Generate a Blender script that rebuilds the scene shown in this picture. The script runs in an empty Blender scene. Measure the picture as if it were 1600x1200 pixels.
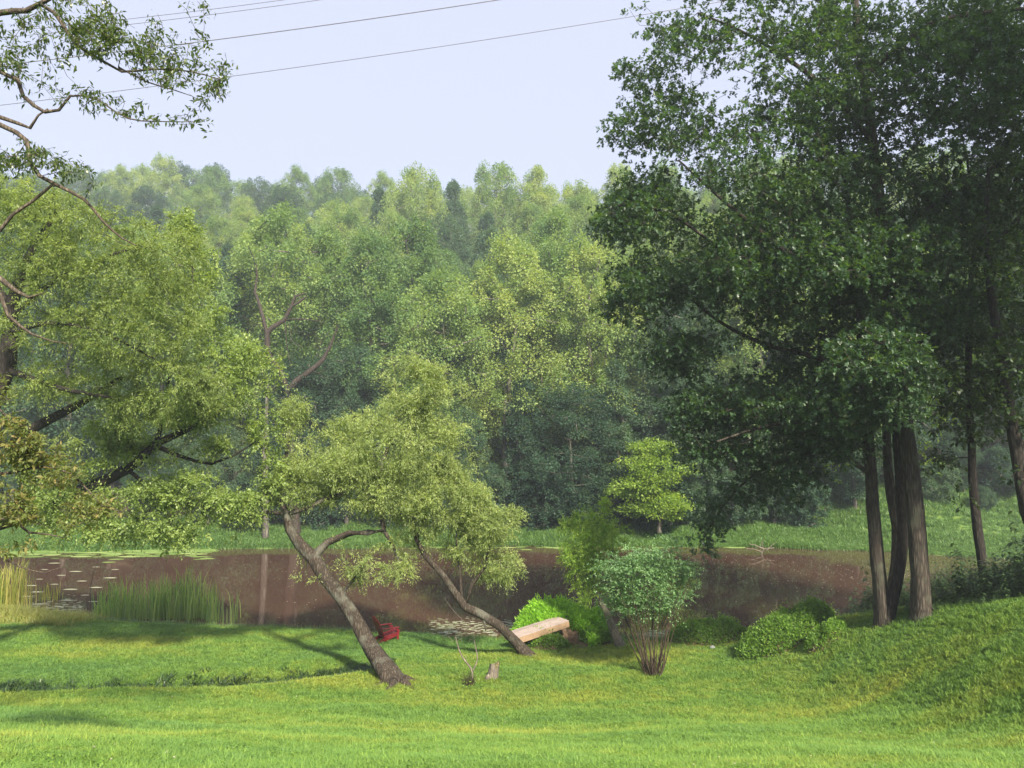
import bpy, math, random
import numpy as np
from mathutils import Vector, Matrix, Euler

random.seed(7)
rng = np.random.default_rng(11)
C = bpy.context.scene.collection
S = bpy.context.scene

# ------------------------------------------------------------------ camera, sky, sun, exposure
CAM_H = 8.9                      # metres above the pond
F = 1600 * 26.0 / 36.0           # focal length in photograph pixels
PITCH = math.atan(100 / F)
cam_data = bpy.data.cameras.new('camera')
cam_data.lens = 26.0
cam_data.sensor_width = 36.0
cam_data.clip_start = 0.1
cam_data.clip_end = 3000
cam = bpy.data.objects.new('camera', cam_data)
C.objects.link(cam)
cam.location = (0, 0, CAM_H)
cam.rotation_euler = (math.pi / 2 + PITCH, 0, 0)
S.camera = cam

SUN_EL = math.radians(39)
SUN_AZ = math.radians(157)        # clockwise from +Y (view direction): low sun behind the camera, to its right
world = bpy.data.worlds.new('World')
S.world = world
world.use_nodes = True
wn = world.node_tree
wn.nodes.clear()
sky = wn.nodes.new('ShaderNodeTexSky')
sky.sky_type = 'NISHITA'
sky.sun_disc = False
sky.sun_elevation = SUN_EL
sky.sun_rotation = SUN_AZ
sky.altitude = 200
sky.air_density = 1.0
sky.dust_density = 2.5
sky.ozone_density = 1.6
pale = wn.nodes.new('ShaderNodeMix')
pale.data_type = 'RGBA'
pale.inputs['Factor'].default_value = 0.72
pale.inputs[7].default_value = (5.3, 5.5, 6.9, 1)      # thin even summer haze veil over the whole sky
bg = wn.nodes.new('ShaderNodeBackground')
bg.inputs['Strength'].default_value = 0.066
wo = wn.nodes.new('ShaderNodeOutputWorld')
wn.links.new(sky.outputs['Color'], pale.inputs[6])
wn.links.new(pale.outputs[2], bg.inputs['Color'])
wn.links.new(bg.outputs['Background'], wo.inputs['Surface'])

sun_data = bpy.data.lights.new('sun', 'SUN')
sun_data.energy = 5.0
sun_data.angle = math.radians(4.0)
sun_data.color = (1.0, 0.90, 0.72)
sun = bpy.data.objects.new('sun', sun_data)
C.objects.link(sun)
sdir = Vector((math.sin(SUN_AZ) * math.cos(SUN_EL), math.cos(SUN_AZ) * math.cos(SUN_EL), math.sin(SUN_EL)))
sun.rotation_euler = sdir.to_track_quat('Z', 'Y').to_euler()

S.view_settings.view_transform = 'Standard'
S.view_settings.look = 'None'
S.view_settings.exposure = 1.42
S.view_settings.gamma = 1.0
S.view_settings.use_curve_mapping = False
S.render.engine = 'CYCLES'
cy = S.cycles
cy.use_denoising = True
cy.max_bounces = 6
cy.diffuse_bounces = 5
cy.glossy_bounces = 3
cy.transmission_bounces = 4
cy.transparent_max_bounces = 4
cy.volume_bounces = 0
cy.sample_clamp_indirect = 4.0
cy.caustics_reflective = False
cy.caustics_refractive = False

# ------------------------------------------------------------------ helpers
def P(px, py, d):
    """point seen at photograph pixel px, py at world depth y = d"""
    a = (px - 800) / F
    b = (600 - py) / F
    yy = math.cos(PITCH) - b * math.sin(PITCH)
    zz = math.sin(PITCH) + b * math.cos(PITCH)
    return np.array([a * d / yy, d, CAM_H + zz * d / yy])

def tag(o, label=None, cat=None, group=None, kind=None):
    if label: o['label'] = label
    if cat: o['category'] = cat
    if group: o['group'] = group
    if kind: o['kind'] = kind
    return o

def empty(name, loc=(0, 0, 0), rz=0.0):
    o = bpy.data.objects.new(name, None)
    o.empty_display_size = 0.3
    C.objects.link(o)
    o.location = loc
    o.rotation_euler = (0, 0, rz)
    return o

def link(name, me, mat=None, parent=None, loc=None):
    o = bpy.data.objects.new(name, me)
    C.objects.link(o)
    if mat is not None and not me.materials:
        me.materials.append(mat)
    if parent is not None:
        o.parent = parent
    if loc is not None:
        o.location = loc
    return o

def mesh_np(name, V, Fc, smooth=False, rnd=None):
    """V (n,3), Fc (m,k) faces all of one size"""
    V = np.ascontiguousarray(V, dtype=np.float32)
    Fc = np.ascontiguousarray(Fc, dtype=np.int32)
    m, k = Fc.shape
    me = bpy.data.meshes.new(name)
    me.vertices.add(len(V))
    me.vertices.foreach_set('co', V.ravel())
    me.loops.add(m * k)
    me.loops.foreach_set('vertex_index', Fc.ravel())
    me.polygons.add(m)
    me.polygons.foreach_set('loop_start', np.arange(0, m * k, k, dtype=np.int32))
    me.polygons.foreach_set('loop_total', np.full(m, k, dtype=np.int32))
    me.polygons.foreach_set('use_smooth', np.full(m, smooth, dtype=bool))
    if rnd is not None:
        a = me.attributes.new('rnd', 'FLOAT', 'POINT')
        a.data.foreach_set('value', np.ascontiguousarray(rnd, dtype=np.float32))
    me.update(calc_edges=True)
    return me

def norm(v):
    return v / np.maximum(np.linalg.norm(v, axis=-1, keepdims=True), 1e-9)

class MB:
    """collects quads for small built objects"""
    def __init__(s): s.v = []; s.f = []
    def box(s, c, size, rot=None, taper=1.0, bev=0.0):
        i = len(s.v)
        hx, hy, hz = [q / 2 for q in size]
        R = rot if rot is not None else Matrix.Identity(3)
        b = min(bev, hx * .9, hy * .9, hz * .9)
        if b <= 0:
            pts = [(sx * hx, sy * hy, sz * hz) for sz in (-1, 1) for sx, sy in ((-1, -1), (1, -1), (1, 1), (-1, 1))]
            for p in pts: s.v.append(tuple(Vector(c) + R @ Vector(p)))
            for f in ((3, 2, 1, 0), (4, 5, 6, 7), (0, 1, 5, 4), (1, 2, 6, 5), (2, 3, 7, 6), (3, 0, 4, 7)):
                s.f.append(tuple(i + q for q in f))
        else:
            lay = ((-hz, b), (-hz + b, 0), (hz - b, 0), (hz, b))
            for z, ins in lay:
                for sx, sy in ((-1, -1), (1, -1), (1, 1), (-1, 1)):
                    s.v.append(tuple(Vector(c) + R @ Vector((sx * (hx - ins), sy * (hy - ins), z))))
            s.f.append((i + 3, i + 2, i + 1, i)); s.f.append((i + 12, i + 13, i + 14, i + 15))
            for L in range(3):
                for k in range(4):
                    s.f.append((i + L * 4 + k, i + L * 4 + (k + 1) % 4, i + L * 4 + 4 + (k + 1) % 4, i + L * 4 + 4 + k))
    def prism(s, poly, z0, z1, fn):
        """poly 2D outline extruded between z0, z1, mapped by fn(x,y,z)->world"""
        i = len(s.v); n = len(poly)
        for z in (z0, z1):
            for x, y in poly: s.v.append(tuple(fn(x, y, z)))
        s.f.append(tuple(i + k for k in range(n))[::-1]); s.f.append(tuple(i + n + k for k in range(n)))
        for k in range(n):
            s.f.append((i + k, i + (k + 1) % n, i + n + (k + 1) % n, i + n + k))
    def tube(s, pts, rad, n=8, cap=True):
        i = len(s.v); m = len(pts)
        for k in range(m):
            a = Vector(pts[max(k - 1, 0)]); b = Vector(pts[min(k + 1, m - 1)])
            t = (b - a).normalized()
            u = t.cross(Vector((0.31, 0.83, 0.45))).normalized(); w = t.cross(u)
            r = rad[k] if hasattr(rad, '__len__') else rad
            for j in range(n):
                an = 2 * math.pi * j / n
                s.v.append(tuple(Vector(pts[k]) + u * (math.cos(an) * r) + w * (math.sin(an) * r)))
        for k in range(m - 1):
            for j in range(n):
                a = i + k * n + j; b = i + k * n + (j + 1) % n
                s.f.append((a, b, b + n, a + n))
        if cap:
            s.f.append(tuple(i + j for j in range(n))[::-1]); s.f.append(tuple(i + (m - 1) * n + j for j in range(n)))
    def build(s, name, mat, parent=None, smooth=False):
        me = bpy.data.meshes.new(name)
        me.from_pydata(s.v, [], s.f)
        if smooth: me.polygons.foreach_set('use_smooth', [True] * len(me.polygons))
        me.update()
        return link(name, me, mat, parent)

# value noise on arrays (for terrain and crowns)
_perm = np.random.default_rng(5).random((256, 256))
def vnoise(x, y):
    x = np.asarray(x, float); y = np.asarray(y, float)
    xi = np.floor(x).astype(int); yi = np.floor(y).astype(int)
    fx = x - xi; fy = y - yi
    fx = fx * fx * (3 - 2 * fx); fy = fy * fy * (3 - 2 * fy)
    g = lambda a, b: _perm[a % 256, b % 256]
    return ((g(xi, yi) * (1 - fx) + g(xi + 1, yi) * fx) * (1 - fy) + (g(xi, yi + 1) * (1 - fx) + g(xi + 1, yi + 1) * fx) * fy) * 2 - 1
def fbm(x, y, o=3):
    return sum(vnoise(x * 2 ** k + 17 * k, y * 2 ** k + 5 * k) / 2 ** k for k in range(o))
def sstep(a, b, x):
    t = np.clip((np.asarray(x, float) - a) / (b - a), 0, 1)
    return t * t * (3 - 2 * t)

# ------------------------------------------------------------------ materials
def node_mat(name):
    m = bpy.data.materials.new(name)
    m.use_nodes = True
    nt = m.node_tree
    nt.nodes.clear()
    out = nt.nodes.new('ShaderNodeOutputMaterial')
    return m, nt, out

def N(nt, t, **kw):
    n = nt.nodes.new(t)
    for k, v in kw.items():
        if k in n.inputs: n.inputs[k].default_value = v
        else: setattr(n, k, v)
    return n

def ramp(nt, stops):
    r = nt.nodes.new('ShaderNodeValToRGB')
    e = r.color_ramp.elements
    while len(e) < len(stops): e.new(0.5)
    for i, (p, c) in enumerate(stops):
        e[i].position = p; e[i].color = (*c, 1)
    return r

def leaf_mat(name, dark, mid, light, transl=0.42, tcol=None, gloss=0.5, rough=0.45, obj_var=0.0, patch=0.0, bright=1.0):
    """leaf: colour varies from leaf to leaf, light passes through"""
    m, nt, out = node_mat(name)
    at = N(nt, 'ShaderNodeAttribute', attribute_name='rnd')
    fac = at.outputs['Fac']
    if obj_var > 0:
        oi = N(nt, 'ShaderNodeObjectInfo')
        ma = N(nt, 'ShaderNodeMath', operation='MULTIPLY_ADD')
        ma.inputs[1].default_value = obj_var; ma.inputs[2].default_value = -obj_var / 2
        nt.links.new(oi.outputs['Random'], ma.inputs[0])
        ad = N(nt, 'ShaderNodeMath', operation='ADD'); ad.use_clamp = True
        nt.links.new(fac, ad.inputs[0]); nt.links.new(ma.outputs[0], ad.inputs[1])
        fac = ad.outputs[0]
    if patch > 0:
        g = N(nt, 'ShaderNodeNewGeometry')
        no = N(nt, 'ShaderNodeTexNoise', Scale=0.9, Detail=2.0)
        nt.links.new(g.outputs['Position'], no.inputs['Vector'])
        ma = N(nt, 'ShaderNodeMath', operation='MULTIPLY_ADD')
        ma.inputs[1].default_value = patch; ma.inputs[2].default_value = -patch / 2
        nt.links.new(no.outputs['Fac'], ma.inputs[0])
        ad = N(nt, 'ShaderNodeMath', operation='ADD'); ad.use_clamp = True
        nt.links.new(fac, ad.inputs[0]); nt.links.new(ma.outputs[0], ad.inputs[1])
        fac = ad.outputs[0]
    dark, mid, light = [tuple(min(.8, q * bright) for q in c) for c in (dark, mid, light)]
    r = ramp(nt, [(0.0, dark), (0.5, mid), (1.0, light)])
    nt.links.new(fac, r.inputs['Fac'])
    bs = N(nt, 'ShaderNodeBsdfPrincipled')
    bs.inputs['Roughness'].default_value = rough
    bs.inputs['Specular IOR Level'].default_value = gloss
    nt.links.new(r.outputs['Color'], bs.inputs['Base Color'])
    tr = N(nt, 'ShaderNodeBsdfTranslucent')
    hs = N(nt, 'ShaderNodeMix', data_type='RGBA', blend_type='MULTIPLY')
    hs.inputs['Factor'].default_value = 1.0
    hs.inputs[7].default_value = (*(tcol or (1.9, 1.8, 0.75)), 1)
    nt.links.new(r.outputs['Color'], hs.inputs[6])
    nt.links.new(hs.outputs[2], tr.inputs['Color'])
    mx = N(nt, 'ShaderNodeMixShader')
    mx.inputs['Fac'].default_value = transl
    nt.links.new(bs.outputs[0], mx.inputs[1]); nt.links.new(tr.outputs[0], mx.inputs[2])
    nt.links.new(mx.outputs[0], out.inputs['Surface'])
    return m

def bark_mat(name, c1, c2, scale=7.0, bump=0.6, moss=None, stretch=0.22):
    m, nt, out = node_mat(name)
    tc = N(nt, 'ShaderNodeNewGeometry')
    mp = N(nt, 'ShaderNodeMapping'); mp.inputs['Scale'].default_value = (1, 1, stretch)
    nt.links.new(tc.outputs['Position'], mp.inputs['Vector'])
    vo = N(nt, 'ShaderNodeTexVoronoi', Scale=scale * 1.6); vo.feature = 'DISTANCE_TO_EDGE'
    no = N(nt, 'ShaderNodeTexNoise', Scale=scale * 1.3, Detail=6.0, Roughness=0.65)
    no2 = N(nt, 'ShaderNodeTexNoise', Scale=1.7, Detail=3.0)
    for x in (vo, no): nt.links.new(mp.outputs['Vector'], x.inputs['Vector'])
    nt.links.new(tc.outputs['Position'], no2.inputs['Vector'])
    wb = N(nt, 'ShaderNodeMath', operation='MULTIPLY'); wb.inputs[1].default_value = 2.4; wb.use_clamp = True
    nt.links.new(vo.outputs['Distance'], wb.inputs[0])
    mul = N(nt, 'ShaderNodeMath', operation='MULTIPLY')
    nt.links.new(wb.outputs[0], mul.inputs[0]); nt.links.new(no.outputs['Fac'], mul.inputs[1])
    ad = N(nt, 'ShaderNodeMath', operation='MULTIPLY_ADD'); ad.inputs[1].default_value = 0.9; ad.inputs[2].default_value = 0.18
    nt.links.new(mul.outputs[0], ad.inputs[0])
    r = ramp(nt, [(0.15, c1), (0.75, c2)])
    nt.links.new(ad.outputs[0], r.inputs['Fac'])
    col = r.outputs['Color']
    if moss:
        rr = ramp(nt, [(0.52, (0, 0, 0)), (0.66, (1, 1, 1))])
        nt.links.new(no2.outputs['Fac'], rr.inputs['Fac'])
        mx = N(nt, 'ShaderNodeMix', data_type='RGBA')
        sc = N(nt, 'ShaderNodeMath', operation='MULTIPLY'); sc.inputs[1].default_value = 0.55
        nt.links.new(rr.outputs['Color'], sc.inputs[0])
        nt.links.new(sc.outputs[0], mx.inputs['Factor'])
        nt.links.new(col, mx.inputs[6]); mx.inputs[7].default_value = (*moss, 1)
        col = mx.outputs[2]
    bs = N(nt, 'ShaderNodeBsdfPrincipled'); bs.inputs['Roughness'].default_value = 0.9
    bs.inputs['Specular IOR Level'].default_value = 0.25
    nt.links.new(col, bs.inputs['Base Color'])
    bp = N(nt, 'ShaderNodeBump'); bp.inputs['Strength'].default_value = bump; bp.inputs['Distance'].default_value = 0.04
    nt.links.new(mul.outputs[0], bp.inputs['Height'])
    nt.links.new(bp.outputs['Normal'], bs.inputs['Normal'])
    nt.links.new(bs.outputs[0], out.inputs['Surface'])
    return m

M = {}
M['willow_leaf'] = leaf_mat('willow_leaf', (.075, .105, .038), (.145, .185, .068), (.235, .27, .11), patch=.5, transl=.48, bright=1.95)
M['willow_leaf_b'] = leaf_mat('young_willow_leaf', (.10, .18, .03), (.18, .28, .05), (.26, .34, .08), patch=.4, transl=.5, bright=1.3)
M['locust_leaf'] = leaf_mat('fine_leaf', (.06, .092, .028), (.125, .168, .05), (.205, .245, .085), patch=.6, transl=.48, bright=1.65)
M['broad_leaf'] = leaf_mat('broad_leaf', (.08, .12, .035), (.155, .215, .065), (.25, .31, .11), patch=.5, transl=.48, bright=1.4)
M['oak_leaf'] = leaf_mat('oak_leaf', (.022, .052, .026), (.042, .09, .040), (.085, .155, .068), transl=.32, gloss=.55, rough=.42, patch=.3, tcol=(2.6, 2.4, .5))
M['hickory_leaf'] = leaf_mat('hickory_leaf', (.018, .038, .014), (.035, .07, .02), (.07, .11, .03), transl=.35, tcol=(2.8, 2.5, .5))
M['sun_tinted_leaf'] = leaf_mat('sun_tinted_leaf', (.09, .15, .02), (.14, .22, .035), (.22, .29, .05), transl=.5, bright=1.35)  # sunlight is put into this bright leaf colour
M['rusty_leaf'] = leaf_mat('rusty_leaf', (.09, .11, .03), (.14, .18, .05), (.30, .23, .09), gloss=.3, rough=.5)
M['fore_leaf'] = leaf_mat('walnut_leaf', (.03, .06, .014), (.06, .10, .02), (.11, .14, .035), gloss=.6, rough=.38)
M['shrub_leaf'] = leaf_mat('shrub_leaf', (.06, .12, .05), (.105, .19, .08), (.16, .26, .12), transl=.38, bright=1.5)
M['bush_leaf'] = leaf_mat('bush_leaf', (.05, .10, .015), (.09, .17, .025), (.17, .26, .04), patch=.5, bright=1.5)
M['weed_leaf'] = leaf_mat('weed_leaf', (.035, .07, .028), (.06, .115, .042), (.12, .19, .07), transl=.32)
M['forest_leaf'] = leaf_mat('forest_leaf', (.055, .105, .045), (.11, .17, .06), (.21, .25, .085), obj_var=.55, transl=.42, bright=1.55, gloss=.2)
M['forest_leaf_dark'] = leaf_mat('dark_forest_leaf', (.03, .065, .042), (.05, .097, .056), (.09, .145, .075), obj_var=.6, transl=.38, bright=1.25, gloss=.2)  # darker, bluer leaves; the shade of the lower forest is put into this colour
M['petal'] = leaf_mat('drifting_leaf', (.3, .26, .2), (.5, .46, .38), (.7, .66, .55), transl=.1)
M['cattail'] = leaf_mat('cattail_blade', (.09, .16, .05), (.15, .24, .07), (.27, .33, .12), transl=.4, bright=1.4)
M['dry_grass'] = leaf_mat('dry_grass', (.14, .2, .03), (.27, .3, .06), (.42, .38, .13), transl=.35, tcol=(1.5, 1.3, .6))
M['reed_grass'] = leaf_mat('reed_grass', (.05, .11, .03), (.09, .19, .04), (.16, .27, .07), transl=.3)
M['willow_bark'] = bark_mat('willow_bark', (.018, .014, .011), (.115, .092, .072), scale=8, bump=1.0, moss=(.13, .135, .11))
M['dark_bark'] = bark_mat('dark_bark', (.012, .011, .01), (.055, .046, .038), scale=8, bump=.8)
M['oak_bark'] = bark_mat('oak_bark', (.022, .018, .015), (.11, .092, .075), scale=9, bump=1.0, moss=(.09, .10, .07), stretch=.12)
M['fore_bark'] = bark_mat('pale_branch_bark', (.035, .028, .022), (.17, .135, .105), scale=14, bump=.5)
M['dead_bark'] = bark_mat('dead_wood', (.025, .02, .017), (.09, .068, .056), scale=6, bump=.5)
M['pale_wood'] = bark_mat('bleached_wood', (.10, .085, .07), (.30, .26, .21), scale=8, bump=.5)
M['forest_bark'] = bark_mat('forest_bark', (.05, .045, .04), (.2, .18, .155), scale=3, bump=.4)
M['shrub_bark'] = bark_mat('shrub_stem', (.035, .025, .018), (.13, .095, .07), scale=16, bump=.3)

def grass_mat(name, base=(0.135, 0.245, 0.046), warm=(0.24, 0.30, 0.055), cool=(0.10, 0.21, 0.058), blade=False):
    m, nt, out = node_mat(name)
    g = N(nt, 'ShaderNodeNewGeometry')
    n1 = N(nt, 'ShaderNodeTexNoise', Scale=0.16, Detail=4.0, Roughness=0.55)
    mp = N(nt, 'ShaderNodeMapping'); mp.inputs['Scale'].default_value = (0.55, 1.6, 0.5)
    nt.links.new(g.outputs['Position'], mp.inputs['Vector'])
    nt.links.new(mp.outputs['Vector'], n1.inputs['Vector'])
    n2 = N(nt, 'ShaderNodeTexNoise', Scale=1.6, Detail=4.0)
    nt.links.new(g.outputs['Position'], n2.inputs['Vector'])
    mix = N(nt, 'ShaderNodeMath', operation='MULTIPLY_ADD'); mix.inputs[1].default_value = 0.35
    nt.links.new(n2.outputs['Fac'], mix.inputs[0]); nt.links.new(n1.outputs['Fac'], mix.inputs[2])
    r = ramp(nt, [(0.44, cool), (0.66, base), (0.86, warm)])
    nt.links.new(mix.outputs[0], r.inputs['Fac'])
    col = r.outputs['Color']
    if blade:
        oi = N(nt, 'ShaderNodeObjectInfo')
        at = N(nt, 'ShaderNodeAttribute', attribute_name='rnd')
        ad = N(nt, 'ShaderNodeMath', operation='ADD')
        nt.links.new(oi.outputs['Random'], ad.inputs[0]); nt.links.new(at.outputs['Fac'], ad.inputs[1])
        rr = ramp(nt, [(0.0, (.62, .68, .7)), (0.5, (1, 1, 1)), (1.0, (1.0, 1.0, 1.0))])
        hv = N(nt, 'ShaderNodeMath', operation='MULTIPLY'); hv.inputs[1].default_value = .5
        nt.links.new(ad.outputs[0], hv.inputs[0]); nt.links.new(hv.outputs[0], rr.inputs['Fac'])
        e = rr.color_ramp.elements; e[2].color = (1.75, 1.5, 1.3, 1)
        mm = N(nt, 'ShaderNodeMix', data_type='RGBA', blend_type='MULTIPLY'); mm.inputs['Factor'].default_value = 1
        nt.links.new(col, mm.inputs[6]); nt.links.new(rr.outputs['Color'], mm.inputs[7])
        col = mm.outputs[2]
    bs = N(nt, 'ShaderNodeBsdfPrincipled'); bs.inputs['Roughness'].default_value = .55
    bs.inputs['Specular IOR Level'].default_value = .35
    nt.links.new(col, bs.inputs['Base Color'])
    if blade:
        tr = N(nt, 'ShaderNodeBsdfTranslucent')
        t2 = N(nt, 'ShaderNodeMix', data_type='RGBA', blend_type='MULTIPLY'); t2.inputs['Factor'].default_value = 1
        t2.inputs[7].default_value = (1.6, 1.5, .6, 1)
        nt.links.new(col, t2.inputs[6]); nt.links.new(t2.outputs[2], tr.inputs['Color'])
        mx = N(nt, 'ShaderNodeMixShader'); mx.inputs['Fac'].default_value = .35
        nt.links.new(bs.outputs[0], mx.inputs[1]); nt.links.new(tr.outputs[0], mx.inputs[2])
        nt.links.new(mx.outputs[0], out.inputs['Surface'])
    else:
        nt.links.new(bs.outputs[0], out.inputs['Surface'])
    return m, nt, bs, col

M['grass_blade'] = grass_mat('grass_blade', blade=True)[0]

# ------------------------------------------------------------------ terrain
_NX = np.array([-200, -60, -28, -22, -14, -8, -3, 1, 5, 10, 13, 16, 20, 26, 32, 37, 42, 60, 200.])
_NY = np.array([60, 46, 40.5, 38.5, 37, 36.3, 34.9, 34.6, 34.9, 34.8, 33.6, 32.8, 33.4, 36.5, 42.5, 51, 62, 80, 90.])
_FX = np.array([-200, -80, -30, 0, 20, 30, 38, 50, 200.])
_FY = np.array([60, 63, 66, 68.5, 68, 65.5, 62, 60, 60.])
_yt = np.arange(-60, 60, 0.1)
_pt = np.interp(_yt, [-60, -10, 0, 5, 10, 15, 20, 23.5, 28, 33, 34.5, 36, 60], [13, 9.2, 7.25, 6.25, 4.75, 3.1, 1.62, .82, .72, .5, .05, 0, 0])
_k = np.exp(-0.5 * (np.arange(-40, 41) * 0.1 / 1.1) ** 2); _k /= _k.sum()
_pt = np.convolve(np.pad(_pt, 40, mode='edge'), _k, mode='valid')
_pt[_yt > 30] = np.interp(_yt[_yt > 30], [30, 33.2, 34.1, 34.5, 60], [_pt[np.searchsorted(_yt, 30)], .5, .22, 0, 0])
def shore_near(x):
    return np.interp(x, _NX, _NY) + 0.35 * vnoise(np.asarray(x) * .45, 3.3)
def shore_far(x):
    return np.interp(x, _FX, _FY) + 0.7 * vnoise(np.asarray(x) * .22, 9.1)
# the ditch: a shallow weedy line across the left of the lawn
DITCH = np.array([[-26, 24.3], [-16.5, 24.6], [-12.5, 25.4], [-9, 26.6], [-6.2, 28.0], [-4.5, 28.6]])
def ditch_y(x):
    return np.interp(x, DITCH[:, 0], DITCH[:, 1])
def height(x, y):
    x = np.asarray(x, float); y = np.asarray(y, float)
    ns = shore_near(x); fs = shore_far(x)
    ye = np.where(y > 0, y * 34.5 / ns, y)
    zn = np.interp(ye, _yt, _pt)
    sn = ns - y
    bank = (sstep(8, 15.5, x) * 2.6 + np.clip(x - 10, 0, 18) * (.20 - .16 * sstep(22, 29, y))) * (1 - .75 * sstep(32, 48, y))
    zn = zn + bank * sstep(0.2, 5.5, sn)
    zn = zn + 0.10 * fbm(x * .16, y * .22, 3) * sstep(0, 3, sn) + .035 * vnoise(x * .9, y * .9) * sstep(0, 2, sn)
    zn = zn - 0.55 * np.exp(-((y - ditch_y(x) - .25) / .95) ** 2) * sstep(-4.2, -7, x) + .16 * np.exp(-((y - ditch_y(x) + 1.6) / .9) ** 2) * sstep(-4.2, -8, x)
    sf = y - fs
    zf = np.interp(sf, [0, 3, 8, 14, 40, 75, 110, 150, 260, 1500], [0, .45, 1.1, 3.2, 19, 33, 48, 58, 62, 62])
    zf = zf + sstep(10, 50, sf) * 3.5 * fbm(x * .018, y * .018, 3) + sstep(90, 200, sf) * -16 * sstep(-10, 60, x)
    zf = zf + .12 * vnoise(x * .5, y * .5) * sstep(0, 2, sf)
    w = np.minimum(-sn, -sf)
    z = np.where(sn > 0, np.maximum(zn, .02), 0) + np.where(sf > 0, np.maximum(zf, .02), 0)
    return np.where(w > 0, -np.minimum(1.2, .05 + .3 * w), z)
def G(px, py, y0=4.0, y1=140.0):
    """ground point under a photograph pixel"""
    ys = np.arange(y0, y1, 0.05)
    a = P(px, py, 1.0) - np.array([0, 0, CAM_H])
    z = CAM_H + a[2] * ys
    h = height(a[0] * ys, ys)
    i = int(np.argmax(z < h)) if (z < h).any() else len(ys) - 1
    return Vector((a[0] * ys[i], ys[i], float(h[i])))
def gz(x, y): return float(height(x, y))

def build_ground():
    xs = np.concatenate([[-500, -400, -280, -200, -150, -110, -85], np.arange(-70, -30, 1.2), np.arange(-30, 26, .4), np.arange(26, 71, 1.2), [85, 110, 150, 200, 280, 400, 500]])
    ys = np.concatenate([[-150, -90, -40, -15, -5], np.arange(-2, 44, .35), np.arange(44, 84, .8), np.arange(84, 200, 4), [210, 230, 260, 300, 400, 500]])
    X, Y = np.meshgrid(xs, ys)
    Z = height(X, Y)
    V = np.stack([X, Y, Z], -1).reshape(-1, 3)
    nx, ny = len(xs), len(ys)
    i = (np.arange(ny - 1)[:, None] * nx + np.arange(nx - 1)[None]).ravel()
    Fc = np.stack([i, i + 1, i + nx + 1, i + nx], -1)
    me = mesh_np('ground', V, Fc, smooth=True)
    sf = (Y - shore_far(X)); sn = shore_near(X) - Y
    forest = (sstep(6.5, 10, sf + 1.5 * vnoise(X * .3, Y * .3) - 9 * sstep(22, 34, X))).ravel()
    mud = np.where(np.maximum(sf, sn) < .25, 1, 0).ravel().astype(float)
    for nm, a in (('forest', forest), ('mud', mud)):
        at = me.attributes.new(nm, 'FLOAT', 'POINT'); at.data.foreach_set('value', a.astype(np.float32))
    m, nt, bs, col = grass_mat('ground', base=(.08, .15, .024), warm=(.13, .17, .028), cool=(.065, .13, .032))
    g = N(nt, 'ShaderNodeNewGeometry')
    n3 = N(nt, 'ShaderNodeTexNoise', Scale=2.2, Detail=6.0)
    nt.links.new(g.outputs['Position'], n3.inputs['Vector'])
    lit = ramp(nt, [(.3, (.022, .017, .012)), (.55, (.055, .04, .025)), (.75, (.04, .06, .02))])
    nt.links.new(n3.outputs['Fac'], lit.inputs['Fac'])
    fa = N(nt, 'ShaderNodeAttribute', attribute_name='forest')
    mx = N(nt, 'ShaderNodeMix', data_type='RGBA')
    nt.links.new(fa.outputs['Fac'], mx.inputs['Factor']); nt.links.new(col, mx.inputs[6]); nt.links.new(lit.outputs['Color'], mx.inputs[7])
    ma = N(nt, 'ShaderNodeAttribute', attribute_name='mud')
    mx2 = N(nt, 'ShaderNodeMix', data_type='RGBA')
    nt.links.new(ma.outputs['Fac'], mx2.inputs['Factor']); nt.links.new(mx.outputs[2], mx2.inputs[6]); mx2.inputs[7].default_value = (.09, .06, .04, 1)
    nt.links.new(mx2.outputs[2], bs.inputs['Base Color'])
    bp = N(nt, 'ShaderNodeBump', Strength=.5, Distance=.08)
    n4 = N(nt, 'ShaderNodeTexNoise', Scale=9.0, Detail=6.0)
    nt.links.new(g.outputs['Position'], n4.inputs['Vector'])
    nt.links.new(n4.outputs['Fac'], bp.inputs['Height']); nt.links.new(bp.outputs['Normal'], bs.inputs['Normal'])
    bs.inputs['Roughness'].default_value = .9
    tag(link('ground', me, m), kind='structure')
build_ground()

def build_water():
    m, nt, out = node_mat('pond_water')
    g = N(nt, 'ShaderNodeNewGeometry')
    n = N(nt, 'ShaderNodeTexNoise', Scale=.12, Detail=3.0)
    nt.links.new(g.outputs['Position'], n.inputs['Vector'])
    r = ramp(nt, [(.3, (.058, .033, .023)), (.7, (.070, .040, .028))])
    nt.links.new(n.outputs['Fac'], r.inputs['Fac'])
    bs = N(nt, 'ShaderNodeBsdfPrincipled'); bs.inputs['Roughness'].default_value = .02
    bs.inputs['IOR'].default_value = 1.33
    nt.links.new(r.outputs['Color'], bs.inputs['Base Color'])
    w = N(nt, 'ShaderNodeTexNoise', Scale=1.3, Detail=2.0)
    mp = N(nt, 'ShaderNodeMapping'); mp.inputs['Scale'].default_value = (1, 1.6, 1)
    nt.links.new(g.outputs['Position'], mp.inputs['Vector']); nt.links.new(mp.outputs[0], w.inputs['Vector'])
    bp = N(nt, 'ShaderNodeBump', Strength=.03, Distance=.04)
    nt.links.new(w.outputs['Fac'], bp.inputs['Height']); nt.links.new(bp.outputs['Normal'], bs.inputs['Normal'])
    nt.links.new(bs.outputs[0], out.inputs['Surface'])
    V = np.array([[-190, 30, 0], [75, 30, 0], [75, 84, 0], [-190, 84, 0]], float)
    tag(link('pond_water', mesh_np('pond_water', V, np.array([[0, 1, 2, 3]])), m), kind='structure')
build_water()

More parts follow.
